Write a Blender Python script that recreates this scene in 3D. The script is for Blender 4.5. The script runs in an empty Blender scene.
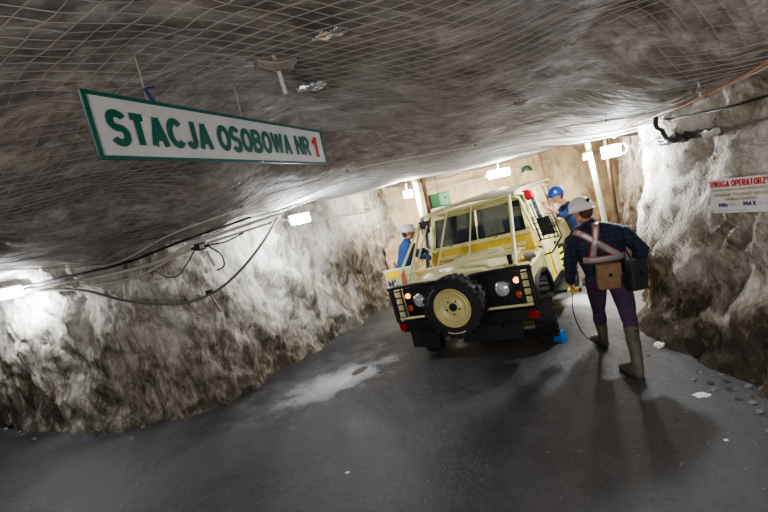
import bpy, bmesh, math, random
import numpy as np
from mathutils import Vector, Matrix, noise
from mathutils.bvhtree import BVHTree
random.seed(7)
PI = math.pi
COL = bpy.context.scene.collection
V = Vector

# ------------------------------------------------------------------ materials
def new_mat(name):
    m = bpy.data.materials.new(name); m.use_nodes = True
    nt = m.node_tree; b = nt.nodes['Principled BSDF']
    return m, nt, b

def plain(name, col, rough=.5, metal=0, bump=0, scale=40, var=.0, emit=None, estr=0, spec=.5, alpha=1, trans=0, coat=0):
    m, nt, b = new_mat(name)
    N, L = nt.nodes, nt.links
    b.inputs['Base Color'].default_value = (*col, 1)
    b.inputs['Roughness'].default_value = rough
    b.inputs['Metallic'].default_value = metal
    b.inputs['Specular IOR Level'].default_value = spec
    b.inputs['Coat Weight'].default_value = coat
    b.inputs['Transmission Weight'].default_value = trans
    if emit:
        b.inputs['Emission Color'].default_value = (*emit, 1)
        b.inputs['Emission Strength'].default_value = estr
    if var or bump:
        tc = N.new('ShaderNodeTexCoord')
        nz = N.new('ShaderNodeTexNoise'); nz.inputs['Scale'].default_value = scale
        nz.inputs['Detail'].default_value = 5
        L.new(tc.outputs['Object'], nz.inputs['Vector'])
        if var:
            cr = N.new('ShaderNodeValToRGB')
            cr.color_ramp.elements[0].position = .3; cr.color_ramp.elements[1].position = .7
            cr.color_ramp.elements[0].color = (*[c * (1 - var) for c in col], 1)
            cr.color_ramp.elements[1].color = (*[min(1, c * (1 + var * .5)) for c in col], 1)
            L.new(nz.outputs['Fac'], cr.inputs['Fac']); L.new(cr.outputs['Color'], b.inputs['Base Color'])
        if bump:
            bp = N.new('ShaderNodeBump'); bp.inputs['Strength'].default_value = bump; bp.inputs['Distance'].default_value = .01
            L.new(nz.outputs['Fac'], bp.inputs['Height']); L.new(bp.outputs['Normal'], b.inputs['Normal'])
    return m

def rock(name, dark, mid, pale, zlo=.2, zhi=1.6, bias=0., rough=.85, streak=(1, 1, .35), tilt=.5, bump=.8, dens=3.0):
    """Broken rock under patchy whitewash: pale where it was sprayed, darker toward the foot and in the hollows."""
    m, nt, b = new_mat(name); N, L = nt.nodes, nt.links
    geo = N.new('ShaderNodeNewGeometry')
    mp = N.new('ShaderNodeMapping'); mp.inputs['Rotation'].default_value = (0, tilt, 0); mp.inputs['Scale'].default_value = streak
    L.new(geo.outputs['Position'], mp.inputs['Vector'])
    n1 = N.new('ShaderNodeTexNoise'); n1.inputs['Scale'].default_value = dens; n1.inputs['Detail'].default_value = 9
    n1.inputs['Roughness'].default_value = .68; n1.inputs['Distortion'].default_value = .6
    L.new(mp.outputs['Vector'], n1.inputs['Vector'])
    n2 = N.new('ShaderNodeTexNoise'); n2.inputs['Scale'].default_value = 22; n2.inputs['Detail'].default_value = 7; n2.inputs['Roughness'].default_value = .7
    L.new(mp.outputs['Vector'], n2.inputs['Vector'])
    n3 = N.new('ShaderNodeTexNoise'); n3.inputs['Scale'].default_value = .9; n3.inputs['Detail'].default_value = 4
    L.new(geo.outputs['Position'], n3.inputs['Vector'])
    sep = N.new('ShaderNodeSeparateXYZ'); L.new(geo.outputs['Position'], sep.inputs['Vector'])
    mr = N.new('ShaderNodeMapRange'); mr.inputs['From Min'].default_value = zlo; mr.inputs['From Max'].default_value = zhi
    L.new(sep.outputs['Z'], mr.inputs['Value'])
    def math_(op, a, bb):
        n = N.new('ShaderNodeMath'); n.operation = op
        for i, x in enumerate((a, bb)):
            if isinstance(x, (int, float)): n.inputs[i].default_value = x
            else: L.new(x, n.inputs[i])
        return n.outputs[0]
    # contrast the noise, then push by height
    f = math_('SUBTRACT', n1.outputs['Fac'], .5); f = math_('MULTIPLY', f, 2.6)
    g = math_('SUBTRACT', n3.outputs['Fac'], .5); g = math_('MULTIPLY', g, 1.6)
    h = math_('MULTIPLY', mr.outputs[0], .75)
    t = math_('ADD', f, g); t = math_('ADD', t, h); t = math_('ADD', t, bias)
    k = math_('SUBTRACT', n2.outputs['Fac'], .5); k = math_('MULTIPLY', k, 1.3); t = math_('ADD', t, k)
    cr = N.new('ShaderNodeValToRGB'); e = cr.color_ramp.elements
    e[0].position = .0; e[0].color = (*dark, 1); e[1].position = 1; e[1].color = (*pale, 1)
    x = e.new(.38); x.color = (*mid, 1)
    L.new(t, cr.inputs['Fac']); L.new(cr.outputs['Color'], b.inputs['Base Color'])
    b.inputs['Roughness'].default_value = rough; b.inputs['Specular IOR Level'].default_value = .3
    hh = math_('ADD', n1.outputs['Fac'], math_('MULTIPLY', n2.outputs['Fac'], .45))
    bp = N.new('ShaderNodeBump'); bp.inputs['Strength'].default_value = bump; bp.inputs['Distance'].default_value = .12
    L.new(hh, bp.inputs['Height']); L.new(bp.outputs['Normal'], b.inputs['Normal'])
    return m

M = {}
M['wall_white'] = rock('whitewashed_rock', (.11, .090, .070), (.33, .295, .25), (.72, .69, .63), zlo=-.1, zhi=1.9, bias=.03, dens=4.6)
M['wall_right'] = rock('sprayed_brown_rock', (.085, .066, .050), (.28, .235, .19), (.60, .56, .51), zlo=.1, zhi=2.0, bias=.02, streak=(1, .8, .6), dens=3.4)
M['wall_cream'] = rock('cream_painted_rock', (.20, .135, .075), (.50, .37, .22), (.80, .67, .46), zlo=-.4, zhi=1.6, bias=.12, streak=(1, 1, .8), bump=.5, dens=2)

def ceiling_material():
    m, nt, b = new_mat('netted_ceiling_rock'); N, L = nt.nodes, nt.links
    geo = N.new('ShaderNodeNewGeometry')
    mp = N.new('ShaderNodeMapping'); mp.inputs['Rotation'].default_value = (0, 0, -.35); mp.inputs['Scale'].default_value = (.75, 1.15, 1)
    L.new(geo.outputs['Position'], mp.inputs['Vector'])
    n1 = N.new('ShaderNodeTexNoise'); n1.inputs['Scale'].default_value = 3.4; n1.inputs['Detail'].default_value = 10; n1.inputs['Roughness'].default_value = .74; n1.inputs['Distortion'].default_value = .5
    L.new(mp.outputs['Vector'], n1.inputs['Vector'])
    cr = N.new('ShaderNodeValToRGB'); e = cr.color_ramp.elements
    e[0].position = .30; e[0].color = (.065, .054, .048, 1); e[1].position = .74; e[1].color = (.56, .52, .49, 1)
    x = e.new(.5); x.color = (.235, .205, .185, 1)
    L.new(n1.outputs['Fac'], cr.inputs['Fac'])
    # whiter toward the back of the junction: lamplight put into the colour
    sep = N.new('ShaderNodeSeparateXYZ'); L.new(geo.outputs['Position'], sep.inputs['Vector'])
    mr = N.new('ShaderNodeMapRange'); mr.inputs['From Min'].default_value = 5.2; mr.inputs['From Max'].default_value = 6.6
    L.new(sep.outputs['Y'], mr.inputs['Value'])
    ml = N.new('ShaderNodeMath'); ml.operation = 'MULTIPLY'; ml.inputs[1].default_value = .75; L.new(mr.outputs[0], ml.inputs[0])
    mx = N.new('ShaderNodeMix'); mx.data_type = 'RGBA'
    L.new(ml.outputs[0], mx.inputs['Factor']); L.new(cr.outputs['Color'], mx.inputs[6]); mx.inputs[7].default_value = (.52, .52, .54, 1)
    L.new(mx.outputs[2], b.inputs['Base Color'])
    b.inputs['Roughness'].default_value = .7; b.inputs['Specular IOR Level'].default_value = .3
    n2 = N.new('ShaderNodeTexNoise'); n2.inputs['Scale'].default_value = 9; n2.inputs['Detail'].default_value = 8
    L.new(mp.outputs['Vector'], n2.inputs['Vector'])
    bp = N.new('ShaderNodeBump'); bp.inputs['Strength'].default_value = .5; bp.inputs['Distance'].default_value = .06
    L.new(n2.outputs['Fac'], bp.inputs['Height']); L.new(bp.outputs['Normal'], b.inputs['Normal'])
    return m
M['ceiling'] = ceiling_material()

def floor_material():
    m, nt, b = new_mat('packed_mine_road'); N, L = nt.nodes, nt.links
    geo = N.new('ShaderNodeNewGeometry')
    def noise_(scale, detail=6, rough=.6, mscale=None, loc=None, rot=None):
        n = N.new('ShaderNodeTexNoise'); n.inputs['Scale'].default_value = scale; n.inputs['Detail'].default_value = detail; n.inputs['Roughness'].default_value = rough
        if mscale:
            mp = N.new('ShaderNodeMapping'); mp.inputs['Scale'].default_value = mscale
            if rot: mp.inputs['Rotation'].default_value = rot
            L.new(geo.outputs['Position'], mp.inputs['Vector']); L.new(mp.outputs['Vector'], n.inputs['Vector'])
        else: L.new(geo.outputs['Position'], n.inputs['Vector'])
        return n
    def mth(op, a, bb=0.):
        n = N.new('ShaderNodeMath'); n.operation = op; n.use_clamp = False
        for i, x in enumerate((a, bb)):
            if isinstance(x, (int, float)): n.inputs[i].default_value = x
            else: L.new(x, n.inputs[i])
        return n.outputs[0]
    big = noise_(1.1, 7, .62, (1, .6, 1), rot=(0, 0, .5)); fine = noise_(26, 6, .7)
    t = mth('ADD', mth('MULTIPLY', big.outputs['Fac'], .75), mth('MULTIPLY', fine.outputs['Fac'], .25))
    cr = N.new('ShaderNodeValToRGB'); e = cr.color_ramp.elements
    e[0].position = .36; e[0].color = (.038, .037, .039, 1); e[1].position = .66; e[1].color = (.115, .113, .118, 1)
    L.new(t, cr.inputs['Fac'])
    col = cr.outputs['Color']
    def blob(cx, cy, rx, ry, rot, edge_noise, soft, colour, strength, col):
        mp = N.new('ShaderNodeMapping'); mp.vector_type = 'TEXTURE'
        mp.inputs['Location'].default_value = (cx, cy, 0); mp.inputs['Rotation'].default_value = (0, 0, rot); mp.inputs['Scale'].default_value = (rx, ry, 1000)
        L.new(geo.outputs['Position'], mp.inputs['Vector'])
        ln = N.new('ShaderNodeVectorMath'); ln.operation = 'LENGTH'; L.new(mp.outputs['Vector'], ln.inputs[0])
        nz = noise_(3.5, 8, .7)
        d = mth('ADD', ln.outputs['Value'], mth('MULTIPLY', mth('SUBTRACT', nz.outputs['Fac'], .5), edge_noise))
        mr = N.new('ShaderNodeMapRange'); mr.inputs['From Min'].default_value = 1 - soft; mr.inputs['From Max'].default_value = 1
        mr.inputs['To Min'].default_value = strength; mr.inputs['To Max'].default_value = 0
        L.new(d, mr.inputs['Value'])
        mx = N.new('ShaderNodeMix'); mx.data_type = 'RGBA'
        L.new(mr.outputs[0], mx.inputs['Factor']); L.new(col, mx.inputs[6]); mx.inputs[7].default_value = (*colour, 1)
        return mx.outputs[2], mr.outputs[0]
    col, s1 = blob(-.95, 5.15, .85, .42, .45, 2.0, .8, (.75, .79, .84), 1, col)     # white mineral splash
    col, s2 = blob(-1.2, 5.25, 1.5, .8, .6, 3.6, .9, (.22, .22, .23), .5, col)
    col, s3 = blob(-.66, 5.32, .17, .085, .9, .3, .2, (.13, .105, .08), 1, col)      # small oval dirt stain in it
    col, s4 = blob(3.4, 6.6, 2.4, 2.6, 0, 1.2, .8, (.30, .29, .27), .8, col)         # paler ground behind, bright lit floor put into the colour
    col, s5 = blob(.62, 8.6, 1.5, 3.2, -.2, 1.2, .8, (.22, .21, .20), .7, col)
    L.new(col, b.inputs['Base Color'])
    r = N.new('ShaderNodeMapRange'); r.inputs['From Min'].default_value = .35; r.inputs['From Max'].default_value = .65
    r.inputs['To Min'].default_value = .34; r.inputs['To Max'].default_value = .68
    L.new(big.outputs['Fac'], r.inputs['Value']); L.new(r.outputs[0], b.inputs['Roughness'])
    b.inputs['Specular IOR Level'].default_value = .4
    hb = mth('ADD', mth('MULTIPLY', fine.outputs['Fac'], .25), noise_(5, 8, .65).outputs['Fac'])
    bp = N.new('ShaderNodeBump'); bp.inputs['Strength'].default_value = .45; bp.inputs['Distance'].default_value = .05
    L.new(hb, bp.inputs['Height']); L.new(bp.outputs['Normal'], b.inputs['Normal'])
    return m
M['floor'] = floor_material()

M['net'] = plain('galvanised_wire', (.28, .25, .225), .65, .1)
M['net_white'] = plain('sprayed_white_wire', (.72, .70, .66), .8)
M['cream'] = plain('cream_paint', (.60, .545, .25), .38, var=.18, scale=6, bump=.08)
M['cream_pale'] = plain('faded_cream_paint', (.66, .62, .36), .42, var=.12, scale=5)
M['roof_cream'] = plain('sun_bleached_roof_paint', (.52, .50, .33), .6, var=.25, scale=3, bump=.15)
M['ochre'] = plain('ochre_yellow_paint', (.48, .34, .035), .45, var=.2, scale=8)
M['black'] = plain('black_paint', (.012, .012, .013), .42, var=.2, scale=20)
M['rubber'] = plain('dusty_tyre_rubber', (.018, .017, .017), .72, bump=.3, scale=60, var=.3)
M['mudflap'] = plain('black_rubber_sheet', (.014, .014, .015), .6)
def glass_mat():
    m, nt, b = new_mat('tinted_cab_glass'); N, L = nt.nodes, nt.links
    b.inputs['Base Color'].default_value = (.04, .05, .06, 1); b.inputs['Roughness'].default_value = .08; b.inputs['Specular IOR Level'].default_value = .9
    tb = N.new('ShaderNodeBsdfTransparent'); tb.inputs['Color'].default_value = (.42, .48, .50, 1)
    mx = N.new('ShaderNodeMixShader'); mx.inputs[0].default_value = .5
    L.new(tb.outputs[0], mx.inputs[1]); L.new(b.outputs[0], mx.inputs[2]); L.new(mx.outputs[0], N['Material Output'].inputs['Surface'])
    return m
M['glass'] = glass_mat()
M['seatfab'] = plain('dark_seat_cloth', (.05, .055, .07), .9)
M['chrome'] = plain('chrome', (.75, .76, .78), .15, 1)
M['lens'] = plain('headlight_lens', (.62, .68, .72), .08, .4, spec=.8)
M['amber_lit'] = plain('lit_amber_lens', (.9, .3, .08), .3, emit=(1, .33, .10), estr=3.5)
M['amber'] = plain('amber_lens', (.55, .09, .02), .2)
M['red_lens'] = plain('red_lens', (.30, .010, .012), .25)
M['yellow'] = plain('hazard_yellow', (.75, .78, .04), .45)
M['sticker'] = plain('sticker_yellow', (.9, .58, .01), .45)
M['rust'] = plain('rust_orange', (.42, .13, .05), .7, var=.3, scale=14)
M['blue_plastic'] = plain('blue_plastic', (.03, .18, .48), .4)
M['sign_white'] = plain('sign_white', (.50, .485, .49), .5, var=.12, scale=4)
M['sign_green'] = plain('sign_green', (.0, .085, .060), .5)
M['sign_red'] = plain('sign_red', (.45, .01, .015), .5)
M['board'] = plain('dirty_white_board', (.62, .59, .58), .55, var=.22, scale=9)
M['olive_text'] = plain('faded_ochre_print', (.32, .24, .08), .6)
M['navy_text'] = plain('navy_print', (.02, .03, .12), .6)
M['grey_text'] = plain('faint_grey_pen', (.30, .29, .30), .6)
M['cable'] = plain('grey_cable', (.16, .145, .13), .6)
M['cable_pale'] = plain('pale_dusty_cable', (.46, .43, .40), .7)
M['cable_black'] = plain('black_cable', (.015, .014, .014), .5)
M['cable_orange'] = plain('faded_orange_cable', (.38, .17, .09), .6)
M['conduit'] = plain('dusty_conduit', (.42, .39, .36), .6)
M['plate'] = plain('bolt_plate_steel', (.24, .21, .19), .65, .2, var=.3, scale=20)
M['foil'] = plain('crumpled_foil', (.85, .87, .92), .22, 1)
M['lamp_body'] = plain('grey_lamp_housing', (.30, .30, .31), .45, .4)
M['lamp_white'] = plain('lamp_diffuser', (1, 1, 1), .4, emit=(.92, .97, 1.0), estr=26)
M['lamp_warm'] = plain('warm_tube_diffuser', (1, 1, 1), .4, emit=(1.0, .95, .86), estr=24)
M['post_white'] = plain('white_painted_post', (.80, .78, .72), .5, var=.15, scale=6)
M['timber'] = plain('dark_timber', (.14, .085, .045), .8, var=.4, scale=9)
M['green_box'] = plain('green_enamel', (.04, .22, .08), .4)
M['maroon'] = plain('maroon_panel', (.16, .03, .03), .6)
M['stone'] = plain('pale_stone', (.27, .25, .23), .85, bump=.5, scale=15, var=.3)
M['stone_dark'] = plain('brown_stone', (.13, .10, .08), .9, bump=.5, scale=15, var=.4)
M['paper'] = plain('white_scrap', (.75, .74, .72), .7)
# clothing
M['skin'] = plain('skin', (.48, .24, .155), .55)
M['helmet_white'] = plain('scuffed_white_helmet', (.66, .65, .62), .35, var=.15, scale=18)
M['helmet_blue'] = plain('blue_helmet', (.015, .075, .42), .3)
M['helmet_green'] = plain('green_helmet', (.012, .05, .02), .35)
M['purple'] = plain('purple_work_cloth', (.058, .027, .072), .85, bump=.3, scale=25, var=.35)
M['blue_jacket'] = plain('blue_work_cloth', (.015, .038, .12), .85, var=.3, scale=12)
M['blue_jacket_bright'] = plain('bright_blue_cloth', (.03, .085, .26), .85, var=.25, scale=12)
M['teal'] = plain('teal_cloth', (.01, .17, .17), .85)
M['dark_trousers'] = plain('dark_trousers', (.02, .022, .035), .85)
M['boot'] = plain('muddy_green_boot', (.115, .10, .075), .6, var=.35, scale=12)
M['boot_sole'] = plain('boot_sole', (.03, .03, .028), .7)
M['glove_yellow'] = plain('yellow_device', (.55, .40, .03), .5)
M['silver'] = plain('silver_reflective_tape', (.28, .265, .265), .35, .2)
M['strap_orange'] = plain('orange_strap_edging', (.36, .08, .05), .7)
M['leather'] = plain('tan_leather', (.21, .13, .062), .6, var=.25, scale=9, bump=.2)
M['satchel'] = plain('black_satchel', (.022, .024, .022), .6, var=.3, scale=9)
M['hair'] = plain('brown_hair', (.07, .04, .025), .8)
def plaid():
    m, nt, b = new_mat('navy_plaid_cloth'); N, L = nt.nodes, nt.links
    tc = N.new('ShaderNodeTexCoord')
    ch = []
    for d in ('X', 'Z'):
        w = N.new('ShaderNodeTexWave'); w.bands_direction = d; w.inputs['Scale'].default_value = 5.5; w.inputs['Distortion'].default_value = 1.2
        w.inputs['Detail'].default_value = 1
        L.new(tc.outputs['Object'], w.inputs['Vector']); ch.append(w)
    a = N.new('ShaderNodeMath'); a.operation = 'MULTIPLY'; L.new(ch[0].outputs['Fac'], a.inputs[0]); L.new(ch[1].outputs['Fac'], a.inputs[1])
    cr = N.new('ShaderNodeValToRGB'); cr.color_ramp.elements[0].color = (.009, .011, .026, 1); cr.color_ramp.elements[1].color = (.021, .029, .066, 1)
    L.new(a.outputs[0], cr.inputs['Fac']); L.new(cr.outputs['Color'], b.inputs['Base Color']); b.inputs['Roughness'].default_value = .85
    return m
M['plaid'] = plaid()

# ------------------------------------------------------------------ mesh helpers
class MB:
    def __init__(s): s.v = []; s.f = []; s.sm = []
    def add(s, vs, fs, smooth=False):
        n = len(s.v); s.v += [tuple(p) for p in vs]; s.f += [tuple(i + n for i in q) for q in fs]; s.sm += [smooth] * len(fs); return s
    def box(s, c, d, rot=None):
        hx, hy, hz = d[0] / 2, d[1] / 2, d[2] / 2
        R = rot if rot is not None else Matrix.Identity(3); c = V(c)
        P = [c + R @ V((x * hx, y * hy, z * hz)) for x in (-1, 1) for y in (-1, 1) for z in (-1, 1)]
        return s.add(P, [(0, 1, 3, 2), (4, 6, 7, 5), (0, 4, 5, 1), (2, 3, 7, 6), (0, 2, 6, 4), (1, 5, 7, 3)])
    def bbox(s, a, b): return s.box([(a[i] + b[i]) / 2 for i in range(3)], [abs(a[i] - b[i]) for i in range(3)])
    def hexa(s, P):   # 8 corners: bottom 4 ccw, top 4 ccw
        return s.add(P, [(3, 2, 1, 0), (4, 5, 6, 7), (0, 1, 5, 4), (1, 2, 6, 5), (2, 3, 7, 6), (3, 0, 4, 7)])
    def tube(s, pts, r, n=8, closed=False, caps=True):
        pts = [V(p) for p in pts]; m = len(pts); rings = []
        rr = r if isinstance(r, (list, tuple)) else [r] * m
        up = None
        for i, p in enumerate(pts):
            if closed: t = (pts[(i + 1) % m] - pts[i - 1])
            else: t = (pts[min(i + 1, m - 1)] - pts[max(i - 1, 0)])
            t.normalize()
            if up is None:
                up = V((0, 0, 1)) if abs(t.z) < .9 else V((1, 0, 0))
            a = t.cross(up).normalized(); up = a.cross(t).normalized()
            rings.append([p + (a * math.cos(2 * PI * k / n) + up * math.sin(2 * PI * k / n)) * rr[i] for k in range(n)])
        vs = [q for R in rings for q in R]; fs = []
        for i in range(m if closed else m - 1):
            j = (i + 1) % m
            for k in range(n):
                fs.append((i * n + k, i * n + (k + 1) % n, j * n + (k + 1) % n, j * n + k))
        s.add(vs, fs, n > 5)
        if caps and not closed:
            o = len(s.v) - len(vs)
            s.f.append(tuple(o + k for k in reversed(range(n)))); s.f.append(tuple(o + (m - 1) * n + k for k in range(n))); s.sm += [False] * 2
        return s
    def lathe(s, prof, c, axis, n=32, smooth=True):   # prof: (radius, along axis)
        ax = V(axis).normalized(); a = ax.cross(V((0, 0, 1)) if abs(ax.z) < .9 else V((1, 0, 0))).normalized(); b = ax.cross(a)
        c = V(c); vs = []; fs = []
        for r, h in prof:
            for k in range(n):
                an = 2 * PI * k / n; vs.append(c + ax * h + (a * math.cos(an) + b * math.sin(an)) * r)
        for i in range(len(prof) - 1):
            for k in range(n): fs.append((i * n + k, (i + 1) * n + k, (i + 1) * n + (k + 1) % n, i * n + (k + 1) % n))
        return s.add(vs, fs, smooth)
    def disc(s, c, axis, r, th=.01, n=24): return s.lathe([(0, -th / 2), (r, -th / 2), (r, th / 2), (0, th / 2)], c, axis, n, False)
    def build(s, name, mat, parent=None, bevel=0, kind=None, solid=0):
        me = bpy.data.meshes.new(name); me.from_pydata(s.v, [], s.f); me.validate(); me.update()
        bm = bmesh.new(); bm.from_mesh(me); bmesh.ops.remove_doubles(bm, verts=bm.verts, dist=1e-5) if len(s.v) < 60000 else None
        bmesh.ops.recalc_face_normals(bm, faces=bm.faces) if len(s.v) < 60000 and not s.__dict__.get('keepn') else None
        bm.to_mesh(me); bm.free()
        if any(s.sm):
            for p in me.polygons: p.use_smooth = True
            if not all(s.sm) or True:
                try: me.set_sharp_from_angle(angle=math.radians(38))
                except Exception: pass
        me.materials.append(mat)
        o = bpy.data.objects.new(name, me); COL.objects.link(o)
        if parent is not None: o.parent = parent
        if bevel:
            m = o.modifiers.new('Bevel', 'BEVEL'); m.width = bevel; m.segments = 2; m.limit_method = 'ANGLE'; m.angle_limit = .6
        if kind: o['kind'] = kind
        return o

def empty(name, loc=(0, 0, 0), label=None, cat=None, group=None):
    o = bpy.data.objects.new(name, None); COL.objects.link(o); o.location = loc; o.empty_display_size = .1
    if label: tag(o, label, cat, group)
    return o
def tag(o, label, cat, group=None):
    o['label'] = label; o['category'] = cat
    if group: o['group'] = group
    return o
def catmull(P, n=8):
    P = [V(p) for p in P]; Q = [P[0] * 2 - P[1]] + P + [P[-1] * 2 - P[-2]]; out = []
    for i in range(1, len(Q) - 2):
        for k in range(n):
            t = k / n; a, b, c, d = Q[i - 1], Q[i], Q[i + 1], Q[i + 2]
            out.append(.5 * ((2 * b) + (c - a) * t + (2 * a - 5 * b + 4 * c - d) * t * t + (3 * b - a - 3 * c + d) * t ** 3))
    out.append(P[-1]); return out
def sstep(a, b, x):
    t = max(0, min(1, (x - a) / (b - a))); return t * t * (3 - 2 * t)

# ------------------------------------------------------------------ truck frame (used for the ground too)
TX, TY, TZ = .835, 4.82, .045
TA, TT, TP = math.radians(32.5), math.radians(4.2), math.radians(-1.0)
TM = Matrix.Translation((TX, TY, TZ)) @ Matrix.Rotation(-TA, 4, 'Z') @ Matrix.Rotation(-TT, 4, 'Y') @ Matrix.Rotation(TP, 4, 'X')

# ------------------------------------------------------------------ the setting
def floor_z(x, y):
    dx, dy = x - TX, y - TY
    xl = dx * math.cos(TA) - dy * math.sin(TA); yl = dx * math.sin(TA) + dy * math.cos(TA)
    ex = max(abs(xl) - .95, 0); ey = max(-yl + .1, yl - 4, 0); d = math.hypot(ex, ey)
    m = 1 - sstep(0, .75, d)
    pl = TZ + math.tan(TT) * max(-.9, min(.9, xl)) + math.tan(TP) * max(0, min(3.6, yl))
    z = m * pl
    z += .022 * noise.noise(V((x * .6, y * .6, 1))) * (1 - m) + .008 * noise.noise(V((x * 3, y * 3, 4)))
    return z

CP = [(-12, 7, 2.2), (-9, 6.8, 2.15), (-5.6, 5.9, 2.17), (-3.2, 5, 2.17), (-2.2, 5, 2.24), (-1.45, 5.7, 2.38), (-.8, 6.5, 2.46), (.3, 8.2, 2.5), (.7, 9.4, 2.56),
      (1.5, 10, 2.50), (3.3, 10.2, 2.58), (5.8, 10, 2.76), (3, 3, 2.56), (2.9, 3.6, 2.5), (3.15, 5, 2.42), (3, 1, 2.8), (3, -2, 2.9), (-1.2, 1.9, 3.2), (-.4, 3.9, 3.18), (-.75, 2.9, 3.2), (-.2, 4.3, 3.05),
      (0, 0, 3.15), (0, -3, 3.15), (1.6, 2, 3.02), (-3.5, 3, 2.75), (-6, 3, 2.8), (-10, 3, 2.9), (-6, 0, 3.1), (-10, -2, 3.1), (1.6, 4, 2.86), (1.6, 5.6, 2.66), (1.6, 6.6, 2.46), (4.0, 6.6, 2.44),
      (0, 5.5, 2.70), (-.3, 6.6, 2.48), (3.0, 7.8, 2.62), (1.5, 7.8, 2.55), (5, 8, 2.7), (7, 9, 2.75), (-2, 3.5, 2.85), (-2, 4.4, 2.5), (-3.3, 4.2, 2.4), (-.9, 5, 2.62)]
def ceil_z(x, y, fine=True):
    a = b = 0
    for cx, cy, cz in CP:
        d2 = (x - cx) ** 2 + (y - cy) ** 2; w = 1 / (d2 + .12) ** 1.7; a += w * cz; b += w
    z = a / b
    if fine:
        z += .055 * noise.fractal(V((x * .9, y * .9, 3.1)), .9, 2.1, 5) + .02 * noise.noise(V((x * 4, y * 4, 9)))
    return z

def grid_mesh(fn, nu, nv):
    mb = MB(); mb.keepn = True
    vs = [fn(i / (nu - 1), j / (nv - 1)) for i in range(nu) for j in range(nv)]
    fs = [(i * nv + j, (i + 1) * nv + j, (i + 1) * nv + j + 1, i * nv + j + 1) for i in range(nu - 1) for j in range(nv - 1)]
    return mb.add(vs, fs, True)

X0, X1, Y0, Y1 = -12.5, 8.0, -3.0, 11.6
fl = grid_mesh(lambda u, v: (X0 + (X1 - X0) * u, Y0 + (Y1 - Y0) * v, floor_z(X0 + (X1 - X0) * u, Y0 + (Y1 - Y0) * v)), 230, 180).build('floor', M['floor'], kind='structure')
ceil_mb = grid_mesh(lambda u, v: (X0 + (X1 - X0) * u, Y1 + (Y0 - Y1) * v, ceil_z(X0 + (X1 - X0) * u, Y1 + (Y0 - Y1) * v)), 300, 230)
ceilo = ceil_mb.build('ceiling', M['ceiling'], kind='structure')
ceil_bvh = BVHTree.FromPolygons(ceil_mb.v, ceil_mb.f)

def wall_fn(path, lean=0., amp=.16, foot=.18, seed=0, side=-1):
    """A broken rock face along a ground path; positive offset bulges into the drift."""
    P = catmull([(x, y, 0) for x, y in path], 10)
    cum = [0]
    for a, b in zip(P, P[1:]): cum.append(cum[-1] + (b - a).length)
    T = cum[-1]
    def fn(u, v):
        s = u * T
        i = 0
        lo, hi = 0, len(cum) - 2
        while lo < hi:
            mid = (lo + hi + 1) // 2
            if cum[mid] <= s: lo = mid
            else: hi = mid - 1
        i = lo
        t = (s - cum[i]) / max(1e-6, cum[i + 1] - cum[i]); p = P[i].lerp(P[i + 1], min(1, t))
        a = P[max(0, i - 3)]; b = P[min(len(P) - 1, i + 4)]
        d = (b - a).normalized(); n = V((d.y, -d.x, 0)) * (1 if side < 0 else -1)
        top = ceil_z(p.x, p.y, False) + .22
        z = -.12 + (top + .12) * v
        q = V((p.x, p.y, z))
        # slanted slabs of broken rock
        w = V((s * 1.1 + z * .5, z * .8 - s * .15, seed))
        o = amp * noise.fractal(w * 1.4, .8, 2.1, 6)
        o += amp * .55 * (abs(noise.noise(V((s * 2.4 + z * 1.6, z * 1.2, seed + 5)))) - .2)
        o += .035 * noise.noise(V((s * 9 + z * 5, z * 6, seed)))
        o += foot * max(0, 1 - z / .45) ** 2 * (.7 + .6 * noise.noise(V((s * 1.5, 2, seed))))
        o -= lean * max(0, z)
        return q + n * (o - .03)
    fn.T = T
    return fn
PL = [(-13.5, 8.2), (-12, 7.7), (-9, 6.9), (-6.3, 6.0), (-4.8, 5.42), (-4.1, 5.22), (-3, 5.1), (-2.3, 5.42), (-1.7, 6.3), (-.98, 7.4), (.1, 9.1), (.6, 9.8)]
PB = [(.1, 9.0), (.6, 9.8), (1.5, 10.3), (3, 10.55), (5, 10.6), (7.6, 10.5)]
PR = [(2.75, -3.2), (2.75, 0), (2.82, 2), (2.87, 3), (2.9, 3.7), (2.95, 4.3), (3.08, 4.85), (3.42, 5.3), (4.0, 6.1), (4.95, 7.4), (5.35, 8.6), (5.9, 9.8), (6.8, 10.8)]
walls = {}
wf_left = wall_fn(PL, .0, .17, .16, 3, -1); wf_back = wall_fn(PB, 0, .10, .1, 11, -1); wf_right = wall_fn(PR, .07, .13, .16, 23, 1)
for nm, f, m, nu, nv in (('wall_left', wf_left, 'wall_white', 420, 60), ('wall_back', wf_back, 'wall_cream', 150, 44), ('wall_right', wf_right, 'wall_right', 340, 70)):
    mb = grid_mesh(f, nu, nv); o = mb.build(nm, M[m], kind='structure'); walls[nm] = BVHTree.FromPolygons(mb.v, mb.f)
def snap(p, off=.03, max_d=.6, which=None):
    """Nearest rock surface point, pulled 'off' metres toward the drift's middle."""
    p = V(p); best = None
    for k, b in list(walls.items()) + [('ceil', ceil_bvh)]:
        if which and k not in which: continue
        q, n, i, d = b.find_nearest(p)
        if q is not None and (best is None or d < best[1]): best = (q, d, n)
    if best is None or best[1] > max_d: return p
    q, d, n = best; c = V((0, 3.5, 1.3)) - q
    if n.dot(c) < 0: n = -n
    return q + n * off

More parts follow.
